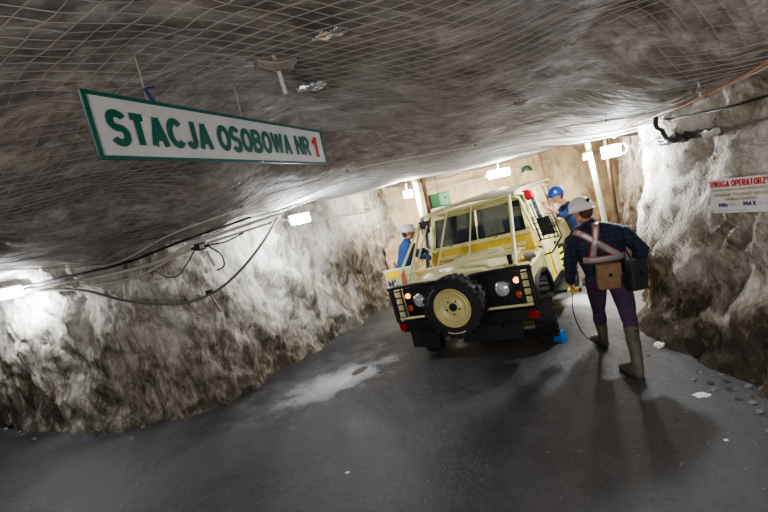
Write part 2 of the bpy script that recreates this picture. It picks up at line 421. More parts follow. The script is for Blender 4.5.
# ------------------------------------------------------------------ netting
def chain_net(name, fn, nu, nv, r, mat, label):
    """Chain-link: zig-zag wires, neighbouring wires hooked into each other."""
    mb = MB(); mb.keepn = True
    for i in range(nu):
        pts = []
        for j in range(nv):
            s = 1 if (j + i) % 2 else -1
            p = fn(i + .52 * s, j)
            pts.append(p)
        mb.tube(pts, r, 3, caps=False)
    o = mb.build(name, mat); o['kind'] = 'stuff'; return tag(o, label, 'netting')
NP = .084
def ceil_net(i, j):
    x = -6.6 + i * NP; y = .55 + j * NP * .62
    sag = .03 + .014 * math.sin(x * 4.2) * math.sin(y * 4.2 + 1)
    return V((x + .015 * noise.noise(V((x * 2, y * 2, 0))), y + .02 * noise.noise(V((x * 2, y * 2, 7))), min(ceil_z(x, y, False), ceil_z(x, y)) - sag * .7 - .012))
chain_net('ceiling_netting', ceil_net, 118, 112, .0022, M['net'], 'rusty grey chain-link netting pinned under the rock ceiling')
def right_net(i, j):
    u = (7.15 + i * .034) / wf_right.T; z = .95 + j * .024
    top = 2.65
    p = wf_right(u, (z + .12) / (top + .12)); q = V((2, 3.4, p.z)) - p; q.z = 0
    return p + q.normalized() * .03
chain_net('wall_netting', right_net, 50, 64, .0016, M['net_white'], 'white-sprayed wire netting over the corner of the right rock wall')

# ------------------------------------------------------------------ hanging station sign
def text_part(txt, name, mat, parent, height, width, origin, ext=.002, bold=.0):
    cu = bpy.data.curves.new(name, 'FONT'); cu.body = txt; cu.size = 1; cu.extrude = 0; cu.offset = bold
    cu.resolution_u = 4
    o = bpy.data.objects.new(name, cu); COL.objects.link(o)
    dg = bpy.context.evaluated_depsgraph_get(); me = bpy.data.meshes.new_from_object(o.evaluated_get(dg)); bpy.data.objects.remove(o)
    xs = [v.co.x for v in me.vertices]; ys = [v.co.y for v in me.vertices]
    x0, x1, y0, y1 = min(xs), max(xs), min(ys), max(ys)
    for v in me.vertices:
        v.co = V((origin[0] + (v.co.x - x0) / (x1 - x0) * width, origin[1] + (v.co.y - y0) / (y1 - y0) * height, origin[2]))
    me.materials.clear(); me.materials.append(mat)
    o = bpy.data.objects.new(name, me); COL.objects.link(o); o.parent = parent
    return o
def arc(cx, cy, rx, ry, a0, a1, n=14): return [(cx + rx * math.cos(math.radians(a0 + (a1 - a0) * i / n)), cy + ry * math.sin(math.radians(a0 + (a1 - a0) * i / n))) for i in range(n + 1)]
GL = {  # heavy block capitals as centre-line strokes in a 1 x 1 box (stroke edge included when drawn)
 'S': [arc(.5, .72, .40, .22, 25, 180, 10) + arc(.5, .72, .40, .22, 180, 270, 5)[1:] + arc(.5, .27, .40, .23, 90, -155, 14)[1:]],
 'T': [[(.0, .9), (1, .9)], [(.5, .9), (.5, 0)]], 'A': [[(.08, 0), (.5, .96)], [(.92, 0), (.5, .96)], [(.25, .30), (.75, .30)]],
 'C': [arc(.52, .5, .42, .42, 42, 318, 20)], 'J': [[(.80, 1), (.80, .32)] + arc(.48, .30, .32, .22, 0, -165, 10)], 'O': [arc(.5, .5, .40, .42, 0, 360, 26)],
 'B': [[(.12, 0), (.12, 1)], [(.12, .92), (.5, .92)] + arc(.52, .73, .30, .19, 90, -90, 8) + [(.12, .54)], [(.12, .52), (.52, .52)] + arc(.54, .29, .34, .22, 90, -90, 8) + [(.12, .07)]],
 'W': [[(.05, 1), (.27, .04)], [(.27, .04), (.5, .95)], [(.5, .95), (.73, .04)], [(.73, .04), (.95, 1)]], 'N': [[(.13, 0), (.13, 1)], [(.13, .94), (.87, .06)], [(.87, 0), (.87, 1)]],
 'R': [[(.12, 0), (.12, 1)], [(.12, .92), (.5, .92)] + arc(.52, .70, .32, .22, 90, -90, 8) + [(.12, .48)], [(.52, .46), (.90, 0)]],
 'P': [[(.12, 0), (.12, 1)], [(.12, .92), (.5, .92)] + arc(.52, .68, .34, .24, 90, -90, 8) + [(.12, .44)]], 'U': [[(.12, 1), (.12, .36)] + arc(.5, .38, .38, .30, 180, 360, 10) + [(.88, 1)]],
 'G': [arc(.52, .5, .42, .42, 45, 350, 20), [(.56, .44), (.94, .44)]], 'E': [[(.12, 0), (.12, 1)], [(.12, .92), (.95, .92)], [(.12, .5), (.85, .5)], [(.12, .08), (.95, .08)]],
 'Z': [[(.05, .92), (.95, .92)], [(.88, .92), (.12, .08)], [(.05, .08), (.95, .08)]], 'Y': [[(.05, 1), (.5, .5)], [(.95, 1), (.5, .5)], [(.5, .55), (.5, 0)]],
 'M': [[(.10, 0), (.10, 1)], [(.10, .97), (.5, .25)], [(.5, .25), (.90, .97)], [(.90, 0), (.90, 1)]], 'I': [[(.5, 0), (.5, 1)]], 'X': [[(.05, 0), (.95, 1)], [(.05, 1), (.95, 0)]]}
WD = {'W': 1.45, 'M': 1.2, 'I': .34, 'O': 1.06, ' ': .42, 'J': .80, 'T': .95, 'E': .82, 'P': .9, 'S': .92}
def block_text(txt, name, mat, parent, height, width, origin, stroke=.22, gap=.16):
    tot = sum(WD.get(c, 1) for c in txt) + gap * (len(txt) - 1); k = width / tot; mb = MB(); mb.keepn = True; x = origin[0]; hw = stroke * height / 2; layer = 0
    for c in txt:
        w = WD.get(c, 1) * k
        for st in GL.get(c, []):
            P = []
            for px, py in st: P.append(V((x + min(max(px * w, hw * .6), w - hw * .6), origin[1] + min(max(py, 0), 1) * height, 0)))
            n = len(P); closed = (P[0] - P[-1]).length < 1e-5; L_, R_ = [], []
            for i in range(n):
                a = P[i - 1] if i else (P[-2] if closed else P[0]); b = P[i + 1] if i < n - 1 else (P[1] if closed else P[-1]); d = (b - a)
                d = d.normalized() if d.length > 1e-9 else V((1, 0, 0)); q = V((-d.y, d.x, 0)) * hw; L_.append(P[i] + q); R_.append(P[i] - q)
            layer += 1; z = origin[2] + (layer % 4) * .00012
            for i in range(n - 1): mb.add([(p.x, p.y, z) for p in (R_[i], R_[i + 1], L_[i + 1], L_[i])], [(0, 1, 2, 3)])
        x += w + gap * k
    return mb.build(name, mat, parent)
def board_matrix(p0, p1, roll_dir=None):
    d = (V(p1) - V(p0)); L = d.length; d.normalize(); up = V((0, 0, 1)); n = d.cross(up).normalized(); up = n.cross(d)
    return Matrix(((d.x, up.x, n.x, p0[0]), (d.y, up.y, n.y, p0[1]), (d.z, up.z, n.z, p0[2]), (0, 0, 0, 1))), L
mt, SL = board_matrix((-1.175, 1.9, 2.622), (-.345, 3.9, 2.642)); SH = .315
sg = empty('hanging_sign', label='long white sign with green border reading STACJA OSOBOWA NR 1 hung from the ceiling', cat='sign'); sg.matrix_world = mt
MB().bbox((0, 0, -.012), (SL, SH, 0)).build('sign_board', M['sign_white'], sg)
fr = MB(); b = .018
for a, c in (((0, 0, -.014), (SL, b, .006)), ((0, SH - b, -.014), (SL, SH, .006)), ((0, b, -.014), (b, SH - b, .006)), ((SL - b, b, -.014), (SL, SH - b, .006))): fr.bbox(a, c)
fr.build('border_frame', M['sign_green'], sg)
LH, LY = SH * .50, SH * .24
for t, a, bb, c in (('STACJA', .040, .336, 'sign_green'), ('OSOBOWA', .366, .741, 'sign_green'), ('NR', .775, .878, 'sign_green')):
    block_text(t, 'lettering', M[c], sg, LH, (bb - a) * SL, (a * SL, LY, .003), stroke=.235)
o = MB()
# the red figure one, cut out as a shape
x0 = .905 * SL; w = .052 * SL; P = [(0, .78), (.45, 1.08), (.78, 1.08), (.78, -.08), (.36, -.08), (.36, .74), (.12, .60)]
o.add([(x0 + px * w, LY + py * LH, .0035) for px, py in P], [tuple(range(7))]); o.build('lettering', M['sign_red'], sg)['label'] = 'red figure 1'
for s in (.16, .5, .84):
    p = mt @ V((s * SL, SH, -.006)); top = ceil_z(p.x, p.y) - p.z + .05
    MB().tube([(s * SL, SH - .02, -.006), (s * SL, SH + top, -.006)], .004, 6).build('hanger_wire', M['net'], sg)
MB().tube([(.175 * SL, SH, 0), (.155 * SL, SH + .055, .01), (.185 * SL, SH + .075, .012)], .010, 7).build('blue_tie', M['navy_text'], sg)

# ------------------------------------------------------------------ operator notice on the right wall
mt, NL = board_matrix((2.865, 3.42, 1.497), (2.965, 2.96, 1.497)); NH = .285
ns = empty('wall_notice', label='small white notice board headed UWAGA OPERATORZY in red on the right wall', cat='notice'); ns.matrix_world = mt
MB().bbox((0, 0, -.008), (NL, NH, 0)).build('notice_board', M['board'], ns)
block_text('UWAGA OPERATORZY', 'heading', M['sign_red'], ns, .052, NL * .93, (NL * .03, NH * .76, .002), stroke=.2)
for i, (t, a, w) in enumerate((('PRZED WJAZDEM SPRAWDZ', .04, .92), ('CISNIENIE TYLNEGO UKLADU', .05, .92), ('HAMULCOWEGO', .25, .5))):
    text_part(t, 'text_line', M['olive_text'], ns, .026, NL * w, (NL * a, NH * (.62 - .135 * i), .002), bold=.03)
block_text('MIN', 'text_line', M['navy_text'], ns, .034, NL * .14, (NL * .14, NH * .17, .002))
block_text('MAX', 'text_line', M['navy_text'], ns, .036, NL * .19, (NL * .54, NH * .19, .002))
pen = MB()
for a in (.29, .76): pen.tube([(NL * (a + .02 * k), NH * (.19 + .05 * ((k * 7) % 3)), .003) for k in range(8)], .0016, 4)
pen.bbox((NL * .1, NH * .055, .001), (NL * .6, NH * .07, .003)); pen.build('pen_marks', M['grey_text'], ns)
for x in (.02, .98):
    for z in (.06, .94): MB().disc((NL * x, NH * z, .003), (0, 0, 1), .006, .006, 10).build('fixing_screw', M['plate'], ns)

# ------------------------------------------------------------------ cables
def cable(name, pts, r, mat, label, off=None, which=None, n=10, clips=0, group=None):
    P = catmull(pts, n)
    if off is not None:
        Q = [snap(p, off, .7, which) for p in P]
        for _ in range(5): Q = [Q[0]] + [(Q[i - 1] + Q[i] * 2 + Q[i + 1]) / 4 for i in range(1, len(Q) - 1)] + [Q[-1]]
        P = Q
    mb = MB().tube(P, r, 7); 
    if not clips: return tag(mb.build(name, mat), label, 'cable', group)
    e = empty(name, (0, 0, 0), label, 'cable', group); mb.build('sheath', mat, e)
    for k in range(clips):
        i = int((k + .5) / clips * (len(P) - 2)); d = (P[i + 1] - P[i]).normalized()
        MB().tube([P[i] - d * .012, P[i] + d * .012], r * 1.8, 8).tube([P[i], P[i] + V((0, 0, .09))], .004, 5).build('cable_clip', M['plate'], e)
    return e
cable('ceiling_cable', [(-6.5, 6.0, 2.05), (-4.52, 5.4, 2.13), (-3.04, 4.9, 2.31), (-2.00, 4.7, 2.55), (-.82, 5.0, 2.60), (.73, 5.2, 2.66), (2.26, 4.6, 2.66), (2.80, 3.60, 2.52), (2.85, 2.90, 2.47), (2.75, 1.5, 2.6)], .009, M['cable_pale'],
      'long thin pale cable running along the edge of the ceiling from wall to wall', off=.05, which=('ceil',), clips=9)
cable('ceiling_cable', [(-1.2, 5.4, 2.5), (0.2, 5.6, 2.62), (1.6, 5.5, 2.6), (2.6, 4.7, 2.55), (3.1, 4.3, 2.5)], .006, M['cable_pale'],
      'second thinner pale cable sagging under the ceiling above the truck', off=.08, which=('ceil',))
cable('wall_conduit', [(-5.4, 5.55, 2.0), (-4.17, 5.10, 2.04), (-3.58, 5.02, 2.02), (-2.69, 4.85, 2.05), (-2.15, 4.85, 2.19), (-1.28, 5.50, 2.33)], .021, M['conduit'], 'upper pale conduit pipe along the top of the left rock wall')
cable('wall_conduit', [(-3.62, 5.0, 1.93), (-2.97, 4.88, 1.93), (-2.29, 4.86, 2.11), (-1.37, 5.38, 2.24)], .015, M['conduit'], 'lower pale conduit pipe along the top of the left rock wall')
cable('wall_cable', [(-6.5, 5.8, 1.95), (-4.9, 5.3, 2.08), (-3.9, 5.05, 2.10), (-3.1, 4.9, 2.12), (-2.3, 4.85, 2.24), (-1.6, 5.3, 2.36)], .014, M['cable_black'], 'dark cable lying above the conduits at the top of the left rock wall')
cable('looped_cable', [(-1.30, 5.62, 2.32), (-1.54, 5.32, 2.00), (-1.84, 5.10, 1.72), (-2.16, 4.93, 1.54), (-2.59, 4.86, 1.50), (-3.17, 4.86, 1.66), (-3.80, 5.02, 1.90), (-4.6, 5.3, 2.0)], .017, M['cable'], 'thick dark cable hanging in a wide loop on the left rock wall')
cable('looped_cable', [(-2.20, 4.86, 2.10), (-2.02, 4.88, 2.12), (-1.86, 4.95, 2.12), (-1.66, 5.05, 2.18)], .009, M['cable_black'], 'thin black cable leaving the junction box to the right')
cable('looped_cable', [(-2.05, 4.86, 2.11), (-1.93, 4.87, 1.98), (-1.93, 4.87, 1.84), (-2.03, 4.87, 1.80)], .009, M['cable_black'], 'short black cable looping down from the junction box')
cable('looped_cable', [(-2.22, 4.86, 2.10), (-2.35, 4.86, 1.96), (-2.50, 4.86, 1.84), (-2.66, 4.87, 1.86), (-2.78, 4.87, 2.0)], .010, M['cable'], 'grey cable drooping left of the junction box')
cable('lamp_cable', [(-1.05, 5.95, 2.23), (-.62, 6.60, 2.14), (-.1, 7.30, 2.10), (.5, 8.6, 2.12)], .010, M['cable_pale'], 'pale cable running from the left wall lamp toward the truck', off=.05, which=('wall_left',))
cable('lamp_cable', [(3.10, 4.86, 2.17), (3.04, 4.3, 2.23), (3.0, 3.80, 2.20), (2.95, 3.4, 2.18), (2.95, 3.0, 2.22), (2.9, 1.8, 2.3)], .010, M['cable'], 'grey cable along the right wall feeding the corner lamp', off=.04, which=('wall_right',))
cable('wall_cable', [(3.14, 4.6, 2.46), (3.05, 3.80, 2.38), (2.97, 3.10, 2.34), (2.95, 1.8, 2.4)], .010, M['cable_black'], 'thin black cable high along the right wall above the bundle', off=.04, which=('wall_right',))
cable('wall_cable', [(3.0, 4.9, 2.52), (2.9, 4.2, 2.6), (2.80, 3.60, 2.62), (2.75, 2.9, 2.66), (2.7, 1.8, 2.7)], .011, M['cable_orange'], 'faded orange cable under the ceiling edge at upper right', off=.06, which=('ceil',))
e = empty('cable_bundle', (0, 0, 0), 'thick black cable bundle bent down and along the upper right wall', 'cable')
B1 = [snap(p, .07, .8, ('wall_right',)) for p in catmull([(3.0, 4.22, 2.50), (3.0, 4.14, 2.38), (3.0, 4.08, 2.27), (3.0, 4.0, 2.22), (3.0, 3.8, 2.2), (3.0, 3.46, 2.20)], 6)]
B2 = [snap(p, .06, .8, ('wall_right',)) for p in catmull([(3.0, 4.2, 2.17), (3.0, 4.05, 2.18), (3.0, 3.8, 2.165), (3.0, 3.44, 2.17)], 6)]
MB().tube(B1, .024, 8).build('cable_sheath', M['cable_black'], e); MB().tube(B2, .026, 8).build('cable_sheath', M['cable_black'], e)
MB().tube([B1[-1] + V((0, .05, -.03)), B1[-1] + V((0, -.07, -.01))], .032, 8).build('wrapping_tape', M['conduit'], e)
cable('far_cable', [(.67, 9.3, 2.36), (1.9, 9.75, 2.28), (3.18, 9.95, 2.32), (4.6, 9.9, 2.40)], .012, M['cable_pale'], 'pale cable strung across the cream rock behind the truck')

# junction box with its bracket
e = empty('junction_box', (0, 0, 0), 'small dark electric junction box hanging from the left wall conduits', 'electric box')
MB().box((-2.13, 4.84, 2.125), (.13, .07, .085)).build('housing', M['black'], e, bevel=.008)
MB().box((-2.10, 4.80, 2.125), (.05, .012, .05)).build('cover', M['conduit'], e)
for i, dx in enumerate((-.085, .085)): MB().tube([(-2.13 + dx * .75, 4.84, 2.12), (-2.13 + dx * 1.3, 4.84, 2.12)], .017, 8).build('cable_gland', M['black'], e)
MB().bbox((-2.21, 4.83, 2.168), (-2.05, 4.87, 2.19)).build('bracket', M['conduit'], e)
MB().tube([(-2.06, 4.82, 2.06), (-2.05, 4.83, 1.97)], .018, 8).tube([(-2.05, 4.83, 1.97), (-2.02, 4.84, 1.87)], .022, 8).build('cable_entry', M['conduit'], e)
e = empty('rock_bolt', (0, 0, 0), 'long thin rock bolt end with clamp sticking out below the looped cable', 'rock bolt', None)
MB().tube([(-2.19, 4.86, 1.56), (-2.12, 4.82, 1.40), (-2.08, 4.80, 1.30)], .014, 8).build('bolt_rod', M['plate'], e)
MB().box((-2.19, 4.87, 1.56), (.07, .05, .05)).build('clamp', M['black'], e)

# ------------------------------------------------------------------ lamps
def wall_lamp(loc, yaw, pitch, w, h, label, power, size, mat='lamp_white', colr=(.9, .96, 1), cage=False, group='mine wall lamps', bracket=V((0, .12, .03))):
    t = empty('mine_lamp', loc, label, 'lamp'); t.rotation_euler = (pitch, 0, yaw)      # faces local -Y
    MB().box((0, .035, 0), (w + .03, .07, h + .03)).build('housing', M['lamp_body'], t, bevel=.01)
    d = MB(); d.lathe([(0.001, -.045), (.35, -.040), (.48, -.02), (.5, 0)], (0, 0, 0), (0, 1, 0), 16); 
    d.v = [(x * w, y, z * h) for x, y, z in d.v]
    # squarish glowing glass
    g = MB(); g.box((0, -.012, 0), (w, .03, h)); g.build('diffuser', M[mat], t, bevel=.012)
    MB().tube([V((0, .06, 0)), bracket], .014, 8).build('bracket', M['lamp_body'], t)
    MB().tube([(-w * .52, .02, h * .5), (-w * .62, .05, 0), (-w * .52, .02, -h * .5)], .007, 6).build('guard_bar', M['lamp_body'], t)
    if cage: MB().tube([(w * .5, 0, h * .4), (w * .75, .02, h * .55), (w * .95, .03, 0), (w * .75, .02, -h * .55), (w * .5, 0, -h * .4)], .008, 6).build('wire_hoop', M['lamp_body'], t)
    ld = bpy.data.lights.new('lamp_light', 'AREA'); ld.shape = 'RECTANGLE'; ld.size = w * size; ld.size_y = h * size; ld.energy = power; ld.color = colr
    lo = bpy.data.objects.new('lamp_light', ld); COL.objects.link(lo); lo.parent = t; lo.location = (0, -.05, 0); lo.rotation_euler = (PI / 2, 0, 0)
    pd = bpy.data.lights.new('lamp_glow', 'POINT'); pd.energy = power * .45; pd.color = colr; pd.shadow_soft_size = .06
    po = bpy.data.objects.new('lamp_glow', pd); COL.objects.link(po); po.parent = t; po.location = (0, -.12, -h * .5 - .02)
    return t
wall_lamp((-1.07, 5.80, 2.21), .1, .25, .27, .12, 'bright white lamp on the left rock wall left of the truck', 100, 1)
wall_lamp((-4.86, 5.22, 2.05), .15, .25, .31, .12, 'bright white lamp at the far left end of the left rock wall', 95, 1)
wall_lamp((2.96, 4.90, 2.22), -.45, .1, .19, .12, 'bright floodlight with wire hoop on the corner of the right rock wall', 230, 1, cage=True, bracket=V((.12, .16, .02)))
wall_lamp((2.92, 9.1, 2.32), 0, .2, .48, .16, 'large glowing lamp hung over the back of the truck', 200, 1, 'lamp_warm', (1, .93, .82), bracket=V((0, .02, .22)))
wall_lamp((.72, 8.0, 2.27), .1, .2, .17, .13, 'small round-looking bright lamp above the left white post', 80, 1, 'lamp_warm', (1, .93, .82), bracket=V((0, .05, .2)))
wall_lamp((4.55, 8.35, 2.27), -.3, .2, .15, .11, 'small bright lamp at the top of the right white post', 110, 1, 'lamp_warm', (1, .93, .82), bracket=V((.1, .1, .02)))

# posts and fittings behind the truck
def post(name, a, b, w, mat, label, sleeve=True):
    a, b = V(a), V(b); t = empty(name, a, label, 'post'); d = b - a
    MB().tube([V((0, 0, 0)), d], w, 12).build('shaft', M[mat], t)
    MB().tube([d * .985, d * 1.02], w * 1.5, 12).build('head_plate', M['timber'], t)
    MB().tube([V((0, 0, 0)), d * .02], w * 1.5, 12).build('base_plate', M['plate'], t); return t
post('roof_prop', (4.86, 8.5, 0), (4.66, 8.5, 2.62), .055, 'post_white', 'white roof prop right of the men behind the truck')
post('roof_prop', (4.98, 8.35, 0), (4.96, 8.35, 2.62), .04, 'timber', 'dark timber prop beside the right white prop')
post('roof_prop', (.98, 8.15, 0), (.92, 8.15, 2.5), .058, 'post_white', 'white roof prop behind the left corner of the truck')
post('roof_prop', (1.13, 8.3, 0), (1.10, 8.3, 2.5), .04, 'timber', 'thin brown prop between the left white prop and green cabinet')
post('roof_prop', (4.35, 9.6, 0), (4.10, 9.6, 2.6), .02, 'timber', 'thin dark pole behind the man in the blue helmet')
e = empty('electric_cabinet', (1.42, 8.6, 2.02), 'green electric cabinet on the cream rock above the truck cab', 'electric box')
MB().box((0, 0, 0), (.42, .2, .30)).build('housing', M['green_box'], e, bevel=.01)
MB().box((.09, -.105, 0), (.22, .015, .25)).build('door', plain('pale_green_enamel', (.16, .36, .20), .4), e)
MB().disc((.1, -.12, .03), (0, 1, 0), .022, .02, 12).build('lock', M['black'], e)
MB().box((-.25, .02, -.01), (.09, .16, .30)).build('side_panel', M['maroon'], e)
MB().tube([(0, .05, .14), (0, .1, .75)], .015, 8).build('hanger_bar', M['conduit'], e)

e = empty('signal_dome', (3.84, 9.85, 2.24), 'small dark green domed fitting on the cream rock above the truck roof', 'fitting')
MB().lathe([(.13, 0), (.13, .03), (.115, .08), (.07, .13), (.001, .145)], (0, 0, 0), (0, 0, 1), 20).build('dome', M['helmet_green'], e); MB().lathe([(.001, -.02), (.15, -.02), (.15, 0), (.001, 0)], (0, 0, 0), (0, 0, 1), 20).tube([(0, .05, .08), (0, .45, .12)], .02, 8).build('mount', M['plate'], e)
# ------------------------------------------------------------------ ceiling bolts, foil and clips
def bolt(x, y, label, s=1, rod=.13, z=None, tilt=(.5, .0)):
    z = (ceil_z(x, y) - .045) if z is None else z
    t = empty('rock_bolt', (x, y, z), label, 'rock bolt'); t.rotation_euler = (tilt[0] * .2, tilt[1], .35)
    p = MB(); w = .105 * s   # dished plate with drooping corners
    n = 9
    vs = [(-w + 2 * w * i / (n - 1), (-w + 2 * w * j / (n - 1)) * .62, .03 * s * (1 - ((i - 4) / 4) ** 2 * .9) * -1 + .018 * s * math.cos(j * 1.3)) for i in range(n) for j in range(n)]
    p.add(vs, [(i * n + j, (i + 1) * n + j, (i + 1) * n + j + 1, i * n + j + 1) for i in range(n - 1) for j in range(n - 1)], True)
    o = p.build('bearing_plate', M['plate'], t); md = o.modifiers.new('Solid', 'SOLIDIFY'); md.thickness = .008 * s
    MB().tube([(0, 0, .05), (.02 * s, -.01, -rod * s)], .012 * s, 8).build('bolt_rod', M['conduit'], t)
    MB().tube([(0, 0, -.015 * s), (.003, 0, -.045 * s)], .024 * s, 6).build('nut', M['plate'], t)
    return t
bolt(-.40, 2.55, 'pale rock bolt plate with hanging rod above the right end of the sign', 1.15, .16)
bolt(-.70, 4.1, 'small rock bolt hanging from the ceiling right below the sign', .6, .12)
bolt(2.55, 3.05, 'small rock bolt in the ceiling at upper right above the notice', .6, .10)
bolt(.2, 1.35, 'rock bolt plate in the netting near the top of the picture left of centre', .9, .08)
bolt(1.45, 3.6, 'small rock bolt in the netted ceiling over the road ahead of the truck', .6, .08)
bolt(-3.4, 3.3, 'rock bolt plate in the dark ceiling at far left', .8, .08)
def crumple(name, c, s, mat, label, cat, seed, group=None, flat=.4):
    bm = bmesh.new(); bmesh.ops.create_icosphere(bm, subdivisions=3, radius=1)
    for v in bm.verts:
        k = 1 + .6 * noise.noise(v.co * 1.7 + V((seed, 0, 0))) + .4 * noise.noise(v.co * 4 + V((0, seed, 0)))
        v.co = V((v.co.x * k * s[0], v.co.y * k * s[1], v.co.z * k * s[2]))
    me = bpy.data.meshes.new(name); bm.to_mesh(me); bm.free(); me.materials.append(mat)
    o = bpy.data.objects.new(name, me); COL.objects.link(o); o.location = c; return tag(o, label, cat, group)
for i, (x, y, s, lab) in enumerate([(-.25, 3.1, .07, 'crumpled silver foil glinting beside the right end of the hanging sign'), (-.05, 2.2, .05, 'small silver foil scrap caught in the netting right of the rock bolt'),
                           (-2.6, 2.35, .06, 'silver foil scrap in the netting at left of the hanging sign'), (.5, 1.15, .06, 'silver foil scrap in the netting at the top middle')]):
    crumple('foil_scrap', (x, y, ceil_z(x, y) - .03), (s * 1.5, s, s * .25), M['foil'], lab, 'foil', i * 3.3)

# ------------------------------------------------------------------ debris on the road
def stone(x, y, s, mat, label, seed, group=None, name='stone', flat=.6):
    return crumple(name, (x, y, floor_z(x, y) + s * flat * .55), (s, s * .8, s * flat), M[mat], label, 'stone' if name == 'stone' else 'scrap', seed, group)
stone(2.80, 4.22, .055, 'paper', 'white stone at the foot of the right wall behind the walking man', 1.5)
stone(2.42, 3.2, .05, 'paper', 'flat white scrap lying on the road in front of the right wall', 7.1, name='litter_scrap', flat=.12)
stone(2.12, 2.62, .016, 'paper', 'tiny white scrap on the road at lower right', 9.1, name='litter_scrap', flat=.2)
stone(-.69, 3.18, .018, 'paper', 'tiny white scrap on the road at lower left of centre', 4.1, name='litter_scrap', flat=.3)
stone(2.55, 3.45, .02, 'stone', 'small pale pebble between flat scrap and right wall', 5.1)
rb = random.Random(3)
for k in range(46):
    s = rb.uniform(.0, 1); u = .15 + .53 * s; p = wf_left(u, .05)
    q = V((p.x, p.y, 0)); c = (V((0, 1, 0)) - q).normalized(); q += c * rb.uniform(.05, .35)
    r = rb.uniform(.015, .04)
    stone(q.x, q.y, r, rb.choice(['stone', 'stone_dark', 'stone_dark']), 'broken rock lump lying along the foot of the left rock wall', k * 1.37, 'rock lumps along the left wall')
for k in range(30):
    y = rb.uniform(2.2, 4.6); u = (3.2 + y) / wf_right.T; p = wf_right(u, .05)
    r = rb.uniform(.008, .026); x = p.x - rb.uniform(.02, .35)
    stone(x, y, r, rb.choice(['stone', 'stone_dark', 'stone_dark']), 'broken rock lump lying along the foot of the right rock wall', k * 2.37 + 60, 'rock lumps along the right wall')
# fine crumbs nobody could count
mb = MB(); mb.keepn = True
for k in range(900):
    a = rb.random()
    if a < .45: y = rb.uniform(2.0, 5.2); x = 2.75 - abs(rb.gauss(0, .28))
    elif a < .7: x = rb.uniform(-5, 0); y = 5.05 + max(0, (x + 2.4)) * 1.5 - abs(rb.gauss(0, .25))
    else: x = rb.uniform(-3, 2.5); y = rb.uniform(2.1, 4.6)
    s = rb.uniform(.003, .009); z = floor_z(x, y)
    P = [(x - s, y, z), (x + s * rb.uniform(.5, 1), y - s, z), (x + s * .3, y + s, z), (x, y, z + s)]
    mb.add(P, [(0, 1, 3), (1, 2, 3), (2, 0, 3), (0, 2, 1)])
o = mb.build('gravel', M['stone']); o['kind'] = 'stuff'; tag(o, 'pale gravel crumbs scattered over the dark road', 'gravel')

# ------------------------------------------------------------------ the truck
tr = empty('mine_truck', label='cream off-road mine truck with spare wheel and bar cage parked on the road', cat='truck'); tr.matrix_world = TM
def T(name, mb, mat, parent=tr, bevel=0, label=None):
    o = mb.build(name, M[mat], parent, bevel=bevel)
    if label: o['label'] = label
    return o
WR = .395
def tyre_mesh(c, ax, R, w):
    mb = MB(); ri = R * .60
    h = w / 2
    mb.lathe([(ri, -h * .78), (ri * 1.12, -h * .98), (R * .86, -h * 1.0), (R * .95, -h * .86), (R * .965, -h * .5), (R * .965, h * .5), (R * .95, h * .86), (R * .86, h * 1.0), (ri * 1.12, h * .98), (ri, h * .78), (ri, -h * .78)], c, ax, 44)
    ax = V(ax).normalized(); a = ax.cross(V((0, 0, 1))).normalized(); b = ax.cross(a); c = V(c)
    n = 26
    for k in range(n):           # mud tread lugs
        for side in (-1, 1):
            an = 2 * PI * (k + (.5 if side > 0 else 0)) / n; rad = a * math.cos(an) + b * math.sin(an); tg = (-a * math.sin(an) + b * math.cos(an))
            Rm = Matrix((tg, ax, rad)).transposed()
            mb.box(c + rad * (R * .968) + ax * side * h * .50, (R * .135, h * .92, R * .06), Rm)
            mb.box(c + rad * (R * .90) + ax * side * h * .97, (R * .12, h * .12, R * .13), Rm)
    return mb
def wheel(parent, c, ax, R=WR, w=.25, label=None, name='wheel'):
    e = empty(name); e.parent = parent; e.location = c
    if label: e['label'] = label
    T('tyre', tyre_mesh((0, 0, 0), ax, R, w), 'rubber', e)
    h = w / 2; s = 1   # rim face on the +axis side
    rim = MB().lathe([(R * .62, h * .70), (R * .635, h * .86), (R * .60, h * .88), (R * .57, h * .70), (R * .50, h * .55), (R * .46, h * .62), (R * .40, h * .50), (R * .33, h * .42), (R * .27, h * .55), (R * .16, h * .58), (R * .13, h * .50), (.001, h * .50)], (0, 0, 0), ax, 40)
    rim.lathe([(R * .62, -h * .8), (R * .45, -h * .6), (.001, -h * .55)], (0, 0, 0), ax, 32)
    rim.lathe([(R * .60, h * .80), (R * .60, -h * .8)], (0, 0, 0), ax, 32)
    T('rim', rim, 'cream', e)
    A = V(ax).normalized(); a = A.cross(V((0, 0, 1))).normalized(); b = A.cross(a)
    T('hub', MB().lathe([(R * .13, h * .4), (R * .125, h * .62), (R * .10, h * .64), (.001, h * .60)], (0, 0, 0), ax, 20), 'black', e)
    for k in range(5):
        an = 2 * PI * k / 5 + .3; p = (a * math.cos(an) + b * math.sin(an)) * R * .225
        T('stud_hole', MB().disc(p + A * h * .585, A, R * .030, .012, 10), 'black', e)
    return e
for x in (-.80, .82):
    for y in (.60, 3.0):
        wh = wheel(tr, (x, y, WR - .01), (1 if x > 0 else -1, 0, 0), w=.25)
        if y < 1: wh.rotation_euler = (0, 0, math.radians(14))
